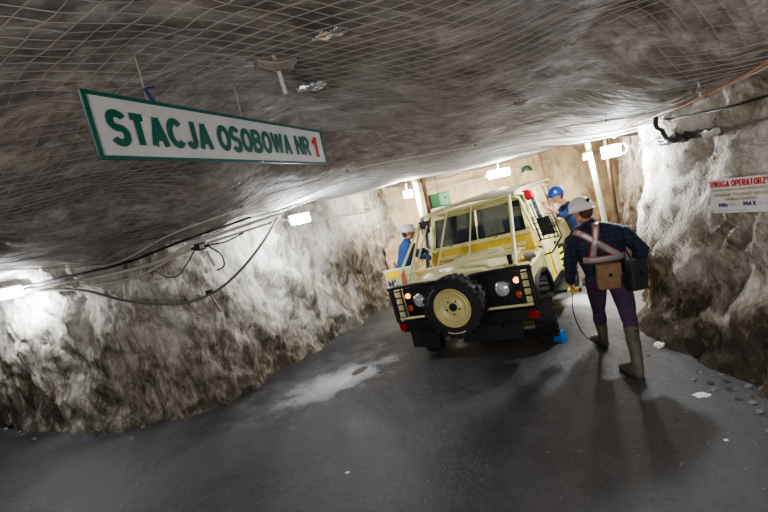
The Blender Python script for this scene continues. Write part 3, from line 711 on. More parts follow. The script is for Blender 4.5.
# spare wheel in front, face to the front
sp = wheel(tr, (.03, -.20, .755), (.0, -1, .02), R=.375, w=.26, label='spare wheel with cream rim on the nose', name='spare_wheel')
T('wheel_carrier', MB().bbox((-.25, -.10, .60), (0, .1, .84)), 'black')
T('tyre_marking', MB().tube([(.30 * math.cos(a), -.135, .30 * math.sin(a)) for a in [math.radians(d) for d in range(248, 297, 5)]], .006, 4), 'cream_pale', sp)
T('tyre_marking', MB().tube([(.30 * math.cos(a), -.135, .30 * math.sin(a)) for a in [math.radians(d) for d in range(120, 170, 5)]], .005, 4), 'cable', sp)
# chassis, axle, bumper
ch = MB(); ch.bbox((-.42, .05, .46), (-.34, 3.9, .58)); ch.bbox((.34, .05, .46), (.42, 3.9, .58)); ch.bbox((-.74, .57, .30), (.74, .67, .40)); ch.bbox((-.74, 2.95, .30), (.74, 3.05, .40))
ch.lathe([(.001, -.13), (.11, -.10), (.13, 0), (.11, .10), (.001, .13)], (.12, .62, .36), (0, 1, 0), 16); T('chassis', ch, 'black')
T('bumper', MB().bbox((-.90, -.02, .42), (.90, .14, .57)), 'black', bevel=.015)
for s in (-1, 1):
    T('bumper_reflector', MB().box((s * .865, -.035, .50), (.10, .04, .085)), 'red_lens', bevel=.01)
# grille between the lights
T('grille_backing', MB().bbox((-.34, .12, .58), (.34, .16, 1.0)), 'black')
g = MB()
for k in range(9): g.box((0, .10, .60 + k * .048), (.62, .03, .020))
T('grille', g, 'black', bevel=.004)
# front wing light panels with guards
for s in (-1, 1):
    pn = T('light_panel', MB().bbox((s * .30, .07, .60), (s * .80, .12, 1.01)), 'black', bevel=.01)
    hx = s * .56
    hl = T('headlight', MB().lathe([(.098, .0), (.098, -.03), (.085, -.045)], (hx, .07, .82), (0, 1, 0), 28), 'chrome')
    T('lens', MB().lathe([(.001, -.058), (.04, -.055), (.07, -.046), (.086, -.03), (.086, 0)], (hx, .06, .82), (0, 1, 0), 28), 'lens', hl)
    ix = s * .735
    T('turn_signal', MB().lathe([(.001, -.035), (.025, -.032), (.034, -.02), (.036, 0)], (ix, .07, .90), (0, 1, 0), 18), 'amber_lit', pn, label='lit orange turn signal')
    T('side_light', MB().lathe([(.001, -.03), (.03, -.027), (.040, -.02), (.042, 0)], (ix, .07, .73), (0, 1, 0), 18), 'amber', pn, label='unlit red-orange side light')
    # cream wing end with a black bar grid
    T('wing_end', MB().bbox((s * .80, .05, .60), (s * .905, .16, 1.0)), 'cream_pale', bevel=.01)
    gg = MB()
    for k in range(5): gg.tube([(s * .79, .03, .62 + k * .092), (s * .91, .03, .62 + k * .092)], .009, 6)
    gg.tube([(s * .92, .0, .50), (s * .92, .0, 1.04)], .022, 8)
    gg.tube([(s * .79, .0, .58), (s * .79, .0, 1.02)], .012, 8)
    T('light_guard', gg, 'black')
    T('guard_bar', MB().tube([(s * .30, -.01, .615), (s * .90, -.01, .615)], .017, 8), 'cream_pale', label='cream lower bar of the light guard')
    fr_ = MB().tube(catmull([(s * .92, -.03, .58), (s * .925, -.04, 1.0), (s * .90, -.05, 1.055), (s * .30, -.06, 1.055), (s * .22, -.06, 1.02), (s * .17, -.06, .90), (s * .14, -.05, .60), (s * .14, -.01, .5)], 6), .027, 10)
    T('bull_bar', fr_, 'black')
# mud flaps behind the bumper
T('mud_flap', MB().box((-.66, .12, .30), (.42, .02, .30), Matrix.Rotation(.05, 3, 'Y')), 'mudflap')
T('mud_flap', MB().box((.22, .26, .29), (.80, .02, .34)), 'mudflap')
T('skid_plate', MB().bbox((-.42, .14, .30), (.42, .18, .46)), 'mudflap')
# bonnet and wings
def loft(sections, closed=False):
    n = len(sections[0]); vs = [p for s in sections for p in s]; fs = []
    for i in range(len(sections) - 1):
        for k in range(n - 1): fs.append((i * n + k, i * n + k + 1, (i + 1) * n + k + 1, (i + 1) * n + k))
    return MB().add(vs, fs, True)
def bonnet_section(y, z, hw, rise):
    P = [(-hw, y, z - .14), (-hw, y, z - .03), (-hw * .97, y, z)]
    P += [(-hw * .62, y, z + .004), (-hw * .54, y, z + rise), (-hw * .25, y, z + rise * 1.2), (0, y, z + rise * 1.25)]
    return P + [(-a, b, c) for a, b, c in reversed(P[:-1])]
bs = [bonnet_section(.17, .90, .56, 0.0), bonnet_section(.18, 1.00, .57, .005), bonnet_section(.22, 1.035, .58, .03), bonnet_section(.5, 1.06, .59, .05), bonnet_section(.85, 1.095, .60, .055), bonnet_section(1.16, 1.12, .61, .055)]
bo = loft(bs).build('bonnet', M['cream_pale'], tr); md = bo.modifiers.new('s', 'SOLIDIFY'); md.thickness = .012; bo['label'] = 'faded cream bonnet'
T('bonnet_front_lip', MB().bbox((-.57, .12, .985), (.57, .19, 1.02)), 'cream', bevel=.01)
# faint print on the bonnet (illegible in the photo)
pr = MB()
for r_ in range(3):
    for k in range(9): pr.box((.02 + k * .043, .93 - r_ * .045, 1.162 - r_ * .003), (.028, .018, .004))
pr = T('faded_print', pr, 'grey_text')
for s in (-1, 1):
    def wsec(y, z): return [(s * .55, y, z - .02), (s * .60, y, z), (s * .82, y, z - .005), (s * .875, y, z - .05), (s * .885, y, z - .16)]
    w = loft([[(x, .14, min(z, .62)) for x, y, z in wsec(.14, 1.0)], wsec(.14, .98), wsec(.19, 1.02), wsec(.5, 1.045), wsec(.9, 1.06), wsec(1.22, 1.07)])
    o = w.build('wing', M['cream'], tr); md = o.modifiers.new('s', 'SOLIDIFY'); md.thickness = .012
    # side skin with wheel arch
    arch = [(.14, .62), (.14, .93), (1.22, .96), (1.22, .50), (1.10, .50), (1.04, .68), (.90, .80), (.62, .84), (.34, .80), (.22, .68), (.20, .62)]
    sk = MB(); top = [(s * .885, y, z) for y, z in arch]; sk.add(top, [tuple(range(len(arch)))]); sk.add([(s * .865, y, z) for y, z in arch], [tuple(range(len(arch)))])
    T('wing_side', sk, 'cream')
    fl_ = MB().tube([(s * .90, y, z) for y, z in [(.15, .60), (.20, .70), (.33, .82), (.62, .865), (.91, .82), (1.06, .69), (1.12, .50)]], .032, 8); T('wheel_arch', fl_, 'black')
    T('hinge', MB().box((s * .60, 1.16, 1.10), (.10, .05, .03)), 'cream_pale', bevel=.005)
# inner engine bay block keeps the nose opaque
T('engine_bay', MB().bbox((-.55, .18, .50), (.55, 1.2, .92)), 'black')
# scuttle and windscreen
T('scuttle', MB().hexa([(-.80, 1.16, 1.06), (.80, 1.16, 1.06), (.80, 1.30, 1.06), (-.80, 1.30, 1.06), (-.78, 1.20, 1.31), (.78, 1.20, 1.31), (.78, 1.32, 1.31), (-.78, 1.32, 1.31)]), 'ochre', bevel=.01, label='ochre yellow vent panel under the windscreen')
vv = MB()
for s in (-1, 1):
    vv.box((s * .40, 1.175, 1.165), (.55, .02, .05))
T('vent_flap', vv, 'cream')
wf = MB(); y0, z0, y1, z1 = 1.22, 1.31, 1.40, 1.79
for x in (-.76, .76): wf.hexa([(x - .03, y0 - .02, z0), (x + .03, y0 - .02, z0), (x + .03, y0 + .03, z0), (x - .03, y0 + .03, z0), (x - .03, y1 - .02, z1), (x + .03, y1 - .02, z1), (x + .03, y1 + .03, z1), (x - .03, y1 + .03, z1)])
wf.tube([(0, y0 - .012, z0), (0, y1 - .012, z1)], .009, 6); wf.bbox((-.79, y1 - .03, z1 - .02), (.79, y1 + .04, z1 + .06)); wf.bbox((-.79, y0 - .03, z0 - .02), (.79, y0 + .03, z0 + .035)); T('windscreen_frame', wf, 'cream', bevel=.006)
for a, b_ in ((-.74, -.02), (.02, .74)):
    T('windscreen', MB().hexa([(a, y0, z0), (b_, y0, z0), (b_, y0 + .01, z0), (a, y0 + .01, z0), (a, y1, z1), (b_, y1, z1), (b_, y1 + .01, z1), (a, y1 + .01, z1)]), 'glass')
for x in (-.45, .28): T('wiper', MB().tube([(x, y0 - .03, z0 + .01), (x + .04, y0 - .025, z0 + .05), (x + .32, y0 - .0, z0 + .09)], .008, 6), 'black')
# cab body and tub
def side_panel(s):
    P = [(1.24, .50), (1.24, 1.14), (2.18, 1.14), (2.18, .50)]
    return P
for s in (-1, 1):
    X = s * .87
    if s > 0:
        d = T('door', MB().bbox((s * .84, 1.26, .52), (s * .885, 2.14, 1.15)), 'cream', bevel=.012)
        T('door_window', MB().hexa([(s * .80, 1.34, 1.15), (s * .83, 1.34, 1.15), (s * .83, 2.12, 1.15), (s * .80, 2.12, 1.15), (s * .77, 1.50, 1.76), (s * .80, 1.50, 1.76), (s * .80, 2.10, 1.76), (s * .77, 2.10, 1.76)]), 'glass', d)
        fw = MB().tube([(s * .835, 1.29, 1.13), (s * .80, 1.47, 1.79), (s * .80, 2.13, 1.79), (s * .835, 2.14, 1.13)], .022, 8); fw.tube([(s * .82, 1.72, 1.14), (s * .80, 1.74, 1.79)], .014, 8); T('window_frame', fw, 'cream_pale', d)
        T('door_handle', MB().box((s * .90, 2.04, .98), (.03, .10, .03)), 'black', d, bevel=.005)
    # pillar behind the door
    T('door_pillar', MB().hexa([(s * .82, 2.14, .5), (s * .885, 2.14, .5), (s * .885, 2.22, .5), (s * .82, 2.22, .5), (s * .76, 2.14, 1.86), (s * .82, 2.14, 1.86), (s * .82, 2.22, 1.86), (s * .76, 2.22, 1.86)]), 'cream')
    T('front_pillar', MB().hexa([(s * .79, 1.22, 1.08), (s * .86, 1.22, 1.08), (s * .86, 1.30, 1.08), (s * .79, 1.30, 1.08), (s * .75, 1.40, 1.84), (s * .81, 1.40, 1.84), (s * .81, 1.47, 1.84), (s * .75, 1.47, 1.84)]), 'cream')
    # rear tub side with arch, and canopy side
    tubp = [(2.2, .50), (2.2, 1.14), (4.0, 1.14), (4.0, .60), (3.45, .60), (3.35, .76), (3.0, .86), (2.65, .76), (2.55, .50)]
    sk = MB(); n = len(tubp); sk.add([(s * .885, y, z) for y, z in tubp] + [(s * .84, y, z) for y, z in tubp], [tuple(range(n)), tuple(range(n, 2 * n))] + [(i, (i + 1) % n, n + (i + 1) % n, n + i) for i in range(n)]); T('tub_side', sk, 'cream')
    T('canopy_side', MB().hexa([(s * .82, 2.22, 1.14), (s * .86, 2.22, 1.14), (s * .86, 2.45, 1.14), (s * .82, 2.45, 1.14), (s * .76, 2.22, 1.86), (s * .80, 2.22, 1.86), (s * .80, 2.4, 1.86), (s * .76, 2.4, 1.86)]), 'cream')
    for y in (3.1, 3.95): T('canopy_post', MB().tube([(s * .85, y, 1.12), (s * .80, y, 1.88)], .02, 8), 'cream_pale')
    T('sill', MB().bbox((s * .80, 1.2, .42), (s * .89, 2.5, .52)), 'black', bevel=.01)
# open left door swung out to the front, waist-high panel only
DX, DY = -1.40, 1.02
dl = T('door', MB().hexa([(DX - .10, DY - .02, .56), (DX + .36, DY - .02, .50), (DX + .36, DY + .03, .50), (DX - .10, DY + .03, .56), (DX - .26, DY - .02, 1.18), (DX + .36, DY - .02, 1.18), (DX + .36, DY + .03, 1.18), (DX - .26, DY + .03, 1.18)]), 'cream_pale', bevel=.012, label='open door swung out on the far side')
T('door_sticker', MB().box((DX - .05, DY - .03, 1.09), (.28, .012, .11)), 'sticker', dl, label='yellow sticker')
mk = MB(); mk.box((DX - .17, DY - .03, .95), (.025, .012, .10)); mk.box((DX - .14, DY - .03, .95), (.05, .012, .02)); mk.box((DX - .11, DY - .03, .95), (.025, .012, .10)); mk.box((DX - .05, DY - .03, .98), (.05, .012, .04)); mk.box((DX - .05, DY - .03, .92), (.06, .012, .04)); T('door_mark', mk, 'navy_text', dl)
T('rust_streak', MB().add([(DX + .08, DY - .028, 1.15), (DX + .17, DY - .028, 1.15), (DX + .16, DY - .028, .75), (DX + .13, DY - .028, .62), (DX + .06, DY - .028, .80)], [(0, 1, 2, 3, 4)]), 'rust', dl)
T('door_hinge', MB().bbox((-1.04, 1.02, 1.02), (-.86, 1.26, 1.10)).bbox((-1.04, 1.02, .62), (-.86, 1.26, .68)), 'sticker', dl)
# floor of cab, seats, dashboard
T('cab_floor', MB().bbox((-.83, 1.25, .50), (.83, 4.0, .58)), 'black')
T('dashboard', MB().bbox((-.76, 1.34, 1.02), (.76, 1.52, 1.22)), 'black', bevel=.02)
for x in (-.42, .42): 
    st = T('seat', MB().bbox((x - .24, 1.72, .80), (x + .24, 2.12, .95)), 'seatfab', bevel=.03)
    T('seat_back', MB().bbox((x - .24, 2.04, .95), (x + .24, 2.16, 1.50)), 'seatfab', st, bevel=.03)
T('steering_wheel', MB().tube([(-.42 + .19 * math.cos(a), 1.60 + .09 * math.sin(a), 1.26 + .15 * math.sin(a)) for a in [2 * PI * k / 20 for k in range(20)]], .014, 8, closed=True), 'black')
T('cab_back_wall', MB().bbox((-.82, 2.18, .58), (.82, 2.21, 1.22)), 'cream')
T('tailgate', MB().bbox((-.84, 3.95, .60), (.84, 4.0, 1.14)), 'cream')
# roof: slightly crowned canvas-like sheet on a frame
def rsec(y, z): return [(-.79, y, z - .06), (-.77, y, z - .02), (-.52, y, z + .005), (0, y, z + .03), (.52, y, z + .005), (.79, y, z - .02), (.81, y, z - .06)]
ro = loft([rsec(.98, 1.89), rsec(1.0, 1.905), rsec(1.5, 1.95), rsec(2.4, 1.985), rsec(3.3, 2.005), rsec(4.02, 2.0), rsec(4.03, 1.97)]).build('roof', M['roof_cream'], tr)
md = ro.modifiers.new('s', 'SOLIDIFY'); md.thickness = .018
T('roof_liner', MB().bbox((-.76, 1.02, 1.858), (.78, 4.0, 1.872)), 'cream')
T('roof_rail', MB().tube([(-.80, 1.0, 1.865), (.80, 1.0, 1.865)], .020, 8), 'cream_pale')
# cage in front of the windscreen
FB = (.42, 1.17)     # crossbar y,z
for x0_, x1_ in ((-.30, -.36), (.12, .10), (-.62, -.72)):
    T('cage_bar', MB().tube([(x0_, .99, 1.87), (x1_, FB[0], FB[1])], .012, 8), 'cream_pale')
T('cage_bar', MB().tube([(.72, .99, 1.87), (.70, FB[0], FB[1]), (.70, .30, 1.03)], .026, 10), 'cream_pale', label='thick right upright of the cage')
T('cage_bar', MB().tube([(-.76, .99, 1.88), (-.93, .10, 1.03)], .020, 10), 'cream_pale')
T('cage_bar', MB().tube([(-.76, .99, 1.88), (-.84, .35, 1.03)], .018, 10), 'cream_pale')
T('cage_bar', MB().tube([(-.76, .99, 1.88), (-.80, 1.02, 1.4), (-.72, 1.2, 1.28)], .015, 8), 'cream_pale')
T('cage_bar', MB().tube([(.72, 1.0, 1.87), (.80, 1.15, 1.80), (.83, 1.22, 1.3)], .020, 8), 'cream_pale')
T('cage_bar', MB().tube([(.76, .99, 1.87), (.84, 1.30, 1.84), (.86, 1.38, 1.3), (.87, 1.42, .9)], .020, 8), 'cream_pale')
T('cage_crossbar', MB().tube([(-.88, FB[0], FB[1] - .02), (.70, FB[0], FB[1])], .022, 10), 'cream_pale')
T('cage_foot', MB().bbox((.60, .38, 1.04), (.65, .44, 1.16)), 'black')
# snorkel and mirrors on the left
T('snorkel', MB().tube([(-.80, .95, 1.05), (-.82, 1.10, 1.35), (-.82, 1.16, 1.62)], .035, 10).tube([(-.82, 1.16, 1.62), (-.82, 1.16, 1.72)], .075, 14), 'black')
m1 = T('mirror', MB().box((-.70, .90, 1.76), (.20, .05, .11)), 'black', bevel=.015, label='upper left mirror under the roof edge')
T('mirror_arm', MB().tube([(-.70, .93, 1.76), (-.76, 1.0, 1.86)], .010, 6), 'black', m1)
m2 = T('mirror', MB().box((-1.0, .95, 1.42), (.15, .05, .22)), 'black', bevel=.015, label='left wing mirror')
T('mirror_arm', MB().tube([(-1.0, .97, 1.42), (-.80, 1.10, 1.40)], .010, 6), 'black', m2)
# right mirror guard: black wire basket with mirror in it
mg = MB()
gy, gx0, gx1, ga, gb = 1.06, .90, 1.17, 1.18, 1.50
mg.tube([(gx0, gy, ga), (gx1, gy, ga), (gx1, gy, gb), (gx0, gy, gb)], .011, 6, closed=True); mg.tube([(gx0 + .02, gy - .10, ga + .02), (gx1 - .02, gy - .10, ga + .02), (gx1 - .02, gy - .10, gb - .02), (gx0 + .02, gy - .10, gb - .02)], .009, 6, closed=True)
for k in range(1, 4): mg.tube([(gx0 + (gx1 - gx0) * k / 4, gy - .10, ga), (gx0 + (gx1 - gx0) * k / 4, gy - .10, gb)], .006, 5)
for k in range(1, 4): mg.tube([(gx0, gy - .10, ga + (gb - ga) * k / 4), (gx1, gy - .10, ga + (gb - ga) * k / 4)], .006, 5)
for x in (gx0, gx1):
    for z in (ga, gb): mg.tube([(x, gy, z), (x, gy - .10, z)], .008, 5)
mg.tube([(gx1, gy, ga), (1.0, gy + .05, .98), (.86, gy + .1, .95)], .011, 6); mg.tube([(gx0, gy, ga), (.86, gy + .1, 1.15)], .011, 6)
mgo = T('mirror_guard', mg, 'black'); T('mirror_glass', MB().box((1.03, gy + .0, 1.35), (.17, .04, .24)), 'black', mgo, bevel=.01)
# red lamp under the roof edge
T('red_lamp', MB().box((.72, 1.58, 1.80), (.30, .14, .15)), 'red_lens', bevel=.02, label='red warning lamp under the right roof edge')
T('lamp_bracket', MB().box((.72, 1.5, 1.70), (.26, .06, .04)), 'cream_pale')
# second red box standing proud of the pillar so the lamp reads from the front
T('red_lamp', MB().box((.90, 1.36, 1.80), (.13, .14, .13)), 'red_lens', bevel=.025, label='red warning lamp on the right roof corner')
# yellow-black hazard strips on the rear mudguard and white scuttle fittings
hz = MB()
for k in range(4):
    z = .46 + k * .10
    hz.add([(.905, 2.26, z), (.905, 2.36, z + .05), (.905, 2.36, z + .11), (.905, 2.26, z + .06)], [(0, 1, 2, 3)])
    hz.add([(.87, 2.258, z), (.95, 2.258, z + .04), (.95, 2.258, z + .10), (.87, 2.258, z + .06)], [(0, 1, 2, 3)])
T('hazard_panel', MB().bbox((.80, 2.26, .42), (.95, 2.40, .90)), 'black'); T('hazard_stripe', MB().add([(x + (.07 if abs(x - .905) < .001 else 0), y - .004, z) for x, y, z in hz.v], hz.f), 'yellow')
T('side_step', MB().bbox((.86, 1.3, .36), (1.04, 2.1, .40)), 'black', bevel=.008)
T('step_edge', MB().tube([(1.05, 1.28, .38), (1.05, 2.12, .38)], .014, 8), 'yellow')
# small tools and stickers on the right wing
T('wing_sticker', MB().box((.70, .50, 1.052), (.14, .12, .006), Matrix.Rotation(.5, 3, 'Z')), 'sticker')
T('wing_cloth', MB().box((.83, .56, 1.075), (.14, .22, .05), Matrix.Rotation(.3, 3, 'Z')), 'blue_plastic' if False else 'cable', bevel=.02)
T('side_strip', MB().add([(.893, 1.30, .98), (.893, 1.42, .98), (.893, 1.58, .55), (.893, 1.48, .55)], [(0, 1, 2, 3)]), 'yellow')
T('side_strip', MB().add([(.893, 1.46, .98), (.893, 1.53, .98), (.893, 1.68, .58), (.893, 1.62, .55)], [(0, 1, 2, 3)]), 'rust')

# the cab narrows toward the roof
def taper(o):
    for c in o.children:
        if c.type == 'MESH' and c.parent.name.split('.')[0] not in ('wheel', 'spare_wheel'):
            for v in c.data.vertices:
                if v.co.z > 1.15: v.co.x *= 1 - .10 * (v.co.z - 1.15) / .75
        taper(c)
taper(tr)
# wheel chock
p = TM @ V((1.00, .36, 0)); 
ck = empty('wheel_chock', (1.89, 4.66, floor_z(1.89, 4.66)), 'blue plastic wheel chock against the right front tyre', 'chock'); ck.rotation_euler = (0, 0, .5)
MB().add([(-.045, -.07, 0), (.055, -.07, 0), (.055, .07, 0), (-.045, .07, 0), (-.045, -.05, .14), (.035, -.05, .15), (.035, .05, .15), (-.045, .05, .14)], [(3, 2, 1, 0), (4, 5, 6, 7), (0, 1, 5, 4), (1, 2, 6, 5), (2, 3, 7, 6), (3, 0, 4, 7)]).build('chock_body', M['blue_plastic'], ck, bevel=.008)
MB().tube([(0, -.03, .14), (0, -.03, .165), (0, .03, .165), (0, .03, .14)], .006, 6).build('handle', M['blue_plastic'], ck)

# ------------------------------------------------------------------ people
ICO = None
def make_body(name, pieces, mats, parent, voxel=.009, smooth=4):
    """pieces: (material index, [balls]) hulls fused into one continuous skin"""
    global ICO
    if ICO is None:
        t = bmesh.new(); bmesh.ops.create_icosphere(t, subdivisions=2, radius=1); ICO = [v.co.copy() for v in t.verts]; t.free()
    full = bmesh.new()
    for mi, balls in pieces:
        b2 = bmesh.new()
        vv = [b2.verts.new(V(p) + c * r) for p, r in balls for c in ICO]
        r = bmesh.ops.convex_hull(b2, input=vv, use_existing_faces=False)
        dead = {g for g in r['geom_interior'] + r['geom_unused'] if isinstance(g, bmesh.types.BMVert)}
        bmesh.ops.delete(b2, geom=list(dead), context='VERTS')
        me = bpy.data.meshes.new('t'); b2.to_mesh(me); b2.free(); full.from_mesh(me); bpy.data.meshes.remove(me)
    me = bpy.data.meshes.new(name); full.to_mesh(me); full.free()
    o = bpy.data.objects.new(name, me); COL.objects.link(o)
    m = o.modifiers.new('r', 'REMESH'); m.mode = 'VOXEL'; m.voxel_size = voxel; m.use_smooth_shade = True
    s = o.modifiers.new('s', 'SMOOTH'); s.iterations = smooth; s.factor = .5
    dg = bpy.context.evaluated_depsgraph_get(); me2 = bpy.data.meshes.new_from_object(o.evaluated_get(dg)); bpy.data.objects.remove(o)
    n = len(me2.polygons); cen = np.empty(n * 3); me2.polygons.foreach_get('center', cen); cen = cen.reshape(-1, 3)
    best = np.full(n, 1e9); idx = np.zeros(n, int)
    for mi, balls in pieces:
        for i in range(len(balls)):
            for j in range(i, len(balls)):
                a = np.array(balls[i][0], float); b_ = np.array(balls[j][0], float)
                ra = balls[i][1]; rb_ = balls[j][1]; ra = max(ra) if isinstance(ra, (tuple, list)) else ra; rb_ = max(rb_) if isinstance(rb_, (tuple, list)) else rb_
                ab = b_ - a; L2 = ab @ ab
                t = np.clip(((cen - a) @ ab) / L2, 0, 1) if L2 > 1e-9 else np.zeros(n)
                d = np.linalg.norm(cen - (a + t[:, None] * ab), axis=1) - (ra + (rb_ - ra) * t)
                k = d < best; best[k] = d[k]; idx[k] = mi
    for m in mats: me2.materials.append(M[m])
    me2.polygons.foreach_set('material_index', idx.astype(np.int32)); me2.polygons.foreach_set('use_smooth', np.ones(n, bool)); me2.update()
    # folds in the cloth
    nv = len(me2.vertices); cs = np.empty(nv * 3); me2.vertices.foreach_get('co', cs); ns_ = np.empty(nv * 3); me2.vertices.foreach_get('normal', ns_)
    for i in range(nv):
        z = cs[3 * i + 2]
        if z < 1.5:
            c = V(cs[3 * i:3 * i + 3]); k = noise.noise(c * 9) * .008 + noise.noise(c * 22) * .003
            cs[3 * i:3 * i + 3] += ns_[3 * i:3 * i + 3] * k
    me2.vertices.foreach_set('co', cs); me2.update()
    ob = bpy.data.objects.new(name, me2); COL.objects.link(ob); ob.parent = parent
    bvh = BVHTree.FromPolygons([v.co.copy() for v in me2.vertices], [tuple(p.vertices) for p in me2.polygons])
    return ob, bvh
def ribbon(name, pts, width, mat, parent, bvh, out, off=.008, n=10, label=None):
    """A strap lying on the cloth: each edge point is dropped onto the body along 'out'."""
    P = catmull(pts, n); mb = MB(); mb.keepn = False; out = V(out).normalized(); cols = 5; vs = []
    for i, p in enumerate(P):
        t = (P[min(i + 1, len(P) - 1)] - P[max(i - 1, 0)]).normalized(); w = t.cross(out).normalized()
        for k in range(cols):
            q = p + w * width * (k / (cols - 1) - .5)
            hit = bvh.ray_cast(q + out * .6, -out)
            qq = hit[0] if hit[0] is not None and (hit[0] - q).length < .3 else bvh.find_nearest(q)[0]
            vs.append(qq + out * off)
    fs = [(i * cols + k, i * cols + k + 1, (i + 1) * cols + k + 1, (i + 1) * cols + k) for i in range(len(P) - 1) for k in range(cols - 1)]
    mb.add(vs, fs, True); o = mb.build(name, M[mat], parent); md = o.modifiers.new('s', 'SOLIDIFY'); md.thickness = .005
    if label: o['label'] = label
    return o
def hand(pieces, wrist, direction, palm_n, thumb_side, curl, mi, s=1.0):
    """palm + five bent fingers; direction = along the hand, palm_n = out of the palm, thumb_side = toward the thumb"""
    w = V(wrist); d = V(direction).normalized(); n = V(palm_n).normalized(); t = V(thumb_side).normalized(); t = (t - d * t.dot(d)).normalized(); n = d.cross(t) if d.cross(t).dot(n) > 0 else t.cross(d)
    def P(a, b_, c): return w + d * a * s + t * b_ * s + n * c * s
    pieces.append((mi, [(P(.0, 0, 0), .024 * s), (P(.03, .022, 0), .017 * s), (P(.03, -.022, 0), .017 * s), (P(.085, .03, 0), .013 * s), (P(.08, -.030, 0), .012 * s)]))
    for k, (off, L) in enumerate(((.032, .068), (.011, .078), (-.011, .072), (-.031, .056))):
        base = P(.088, off, 0); ang = curl * (.8 + .12 * k); p = base; segs = (.45, .32, .23); a = ang * .5; r = .0098 * s
        for sg_ in segs:
            q = p + (d * math.cos(a) + n * math.sin(a)) * L * sg_ * s; pieces.append((mi, [(p, r), (q, r * .93)])); p = q; a += ang * .75; r *= .93
    p0 = P(.022, .026, .005); p1 = P(.052, .058, .018); p2 = P(.080, .064, .034); pieces.append((mi, [(p0, .014 * s), (p1, .0115 * s)])); pieces.append((mi, [(p1, .0115 * s), (p2, .0098 * s)]))
def helmet(parent, c, R, up, fwd, mat, name='helmet'):
    up = V(up).normalized(); fwd = V(fwd); fwd = (fwd - up * fwd.dot(up)).normalized(); side = up.cross(fwd)
    Rm = Matrix((side, -fwd, up)).transposed()      # local -y is forward
    e = MB(); n = 28; prof = [(1.0, -.16), (1.0, .0), (.97, .25), (.88, .48), (.72, .70), (.48, .87), (.22, .96), (.001, .98)]
    vs = []; fs = []
    for r, h in prof:
        for k in range(n):
            a = 2 * PI * k / n; ridge = .03 if abs(math.cos(a)) < .25 and h > .3 else 0
            vs.append(V(c) + Rm @ V((r * .90 * math.cos(a) * R, r * 1.10 * math.sin(a) * R, (h + ridge) * R)))
    for i in range(len(prof) - 1):
        for k in range(n): fs.append((i * n + k, i * n + (k + 1) % n, (i + 1) * n + (k + 1) % n, (i + 1) * n + k))
    e.add(vs, fs, True); o = e.build(name, M[mat], parent); md = o.modifiers.new('s', 'SOLIDIFY'); md.thickness = .006
    b_ = MB(); vs = []; fs = []
    for k in range(n):
        a = 2 * PI * k / n; f = 1.03 + (.20 if math.sin(a) < 0 else .02) * max(0, -math.sin(a)) ** 1.5 + .03
        vs += [V(c) + Rm @ V((.90 * math.cos(a) * R * .99, 1.10 * math.sin(a) * R * .99, -.13 * R)), V(c) + Rm @ V((.90 * math.cos(a) * R * f, 1.10 * math.sin(a) * R * f, -.20 * R))]
    fs = [(2 * k, 2 * k + 1, 2 * ((k + 1) % n) + 1, 2 * ((k + 1) % n)) for k in range(n)]
    b_.add(vs, fs, True); o2 = b_.build('brim', M[mat], o); md = o2.modifiers.new('s', 'SOLIDIFY'); md.thickness = .006
    return o, Rm
def head_pieces(c, fwd, up, s, mi_skin, mi_hair):
    up = V(up).normalized(); f = V(fwd); f = (f - up * f.dot(up)).normalized(); r = f.cross(up).normalized(); c = V(c)
    P = lambda a, b_, d_: c + r * a * s + f * b_ * s + up * d_ * s
    L = [(mi_skin, [(P(0, -.01, .03), .090 * s), (P(0, .03, .01), .076 * s)]), (mi_skin, [(P(0, .02, .0), .072 * s), (P(0, .055, -.085), .035 * s), (P(.025, .02, -.07), .035 * s), (P(-.025, .02, -.07), .035 * s)]),
         (mi_skin, [(P(0, .098, .015), .010 * s), (P(0, .118, -.022), .014 * s), (P(0, .09, -.025), .018 * s)]),
         (mi_skin, [(P(0, .085, -.055), .016 * s), (P(0, .07, -.05), .022 * s)]),
         (mi_hair, [(P(0, -.045, .015), .082 * s), (P(0, -.055, -.03), .058 * s)])]
    for q in (-1, 1):
        L.append((mi_skin, [(P(q * .083, .0, .01), .013 * s), (P(q * .083, -.006, -.028), .010 * s), (P(q * .088, -.015, .0), .014 * s)]))
        L.append((mi_skin, [(P(q * .032, .080, .042), .014 * s), (P(q * .045, .070, .042), .013 * s)]))
    return L
def face(parent, c, fwd, up, s=1):
    up = V(up).normalized(); f = V(fwd); f = (f - up * f.dot(up)).normalized(); r = f.cross(up).normalized(); c = V(c)
    for q in (-1, 1):
        p = c + r * q * .033 * s + f * .094 * s + up * .020 * s
        o = MB().lathe([(.001, .008), (.008, .006), (.011, 0), (.008, -.006), (.001, -.008)], p, f, 12).build('eye', M['paper'], parent)
        MB().disc(p + f * .0085, f, .005, .002, 10).build('iris', M['black'], o)
    MB().tube([c + r * a * s + f * (.096 - abs(a) * .4) * s + up * -.056 * s for a in (-.022, 0, .022)], .0035, 6).build('mouth', plain('lips', (.35, .10, .08), .5), parent)

# --- the man walking away with the satchel
w1 = empty('person', (0, 0, 0), 'person in white helmet, dark plaid shirt and crossed reflective straps walking away beside truck', 'person')
pc = []
pelL, pelR = (2.165, 4.16, .93), (2.345, 4.10, .93)
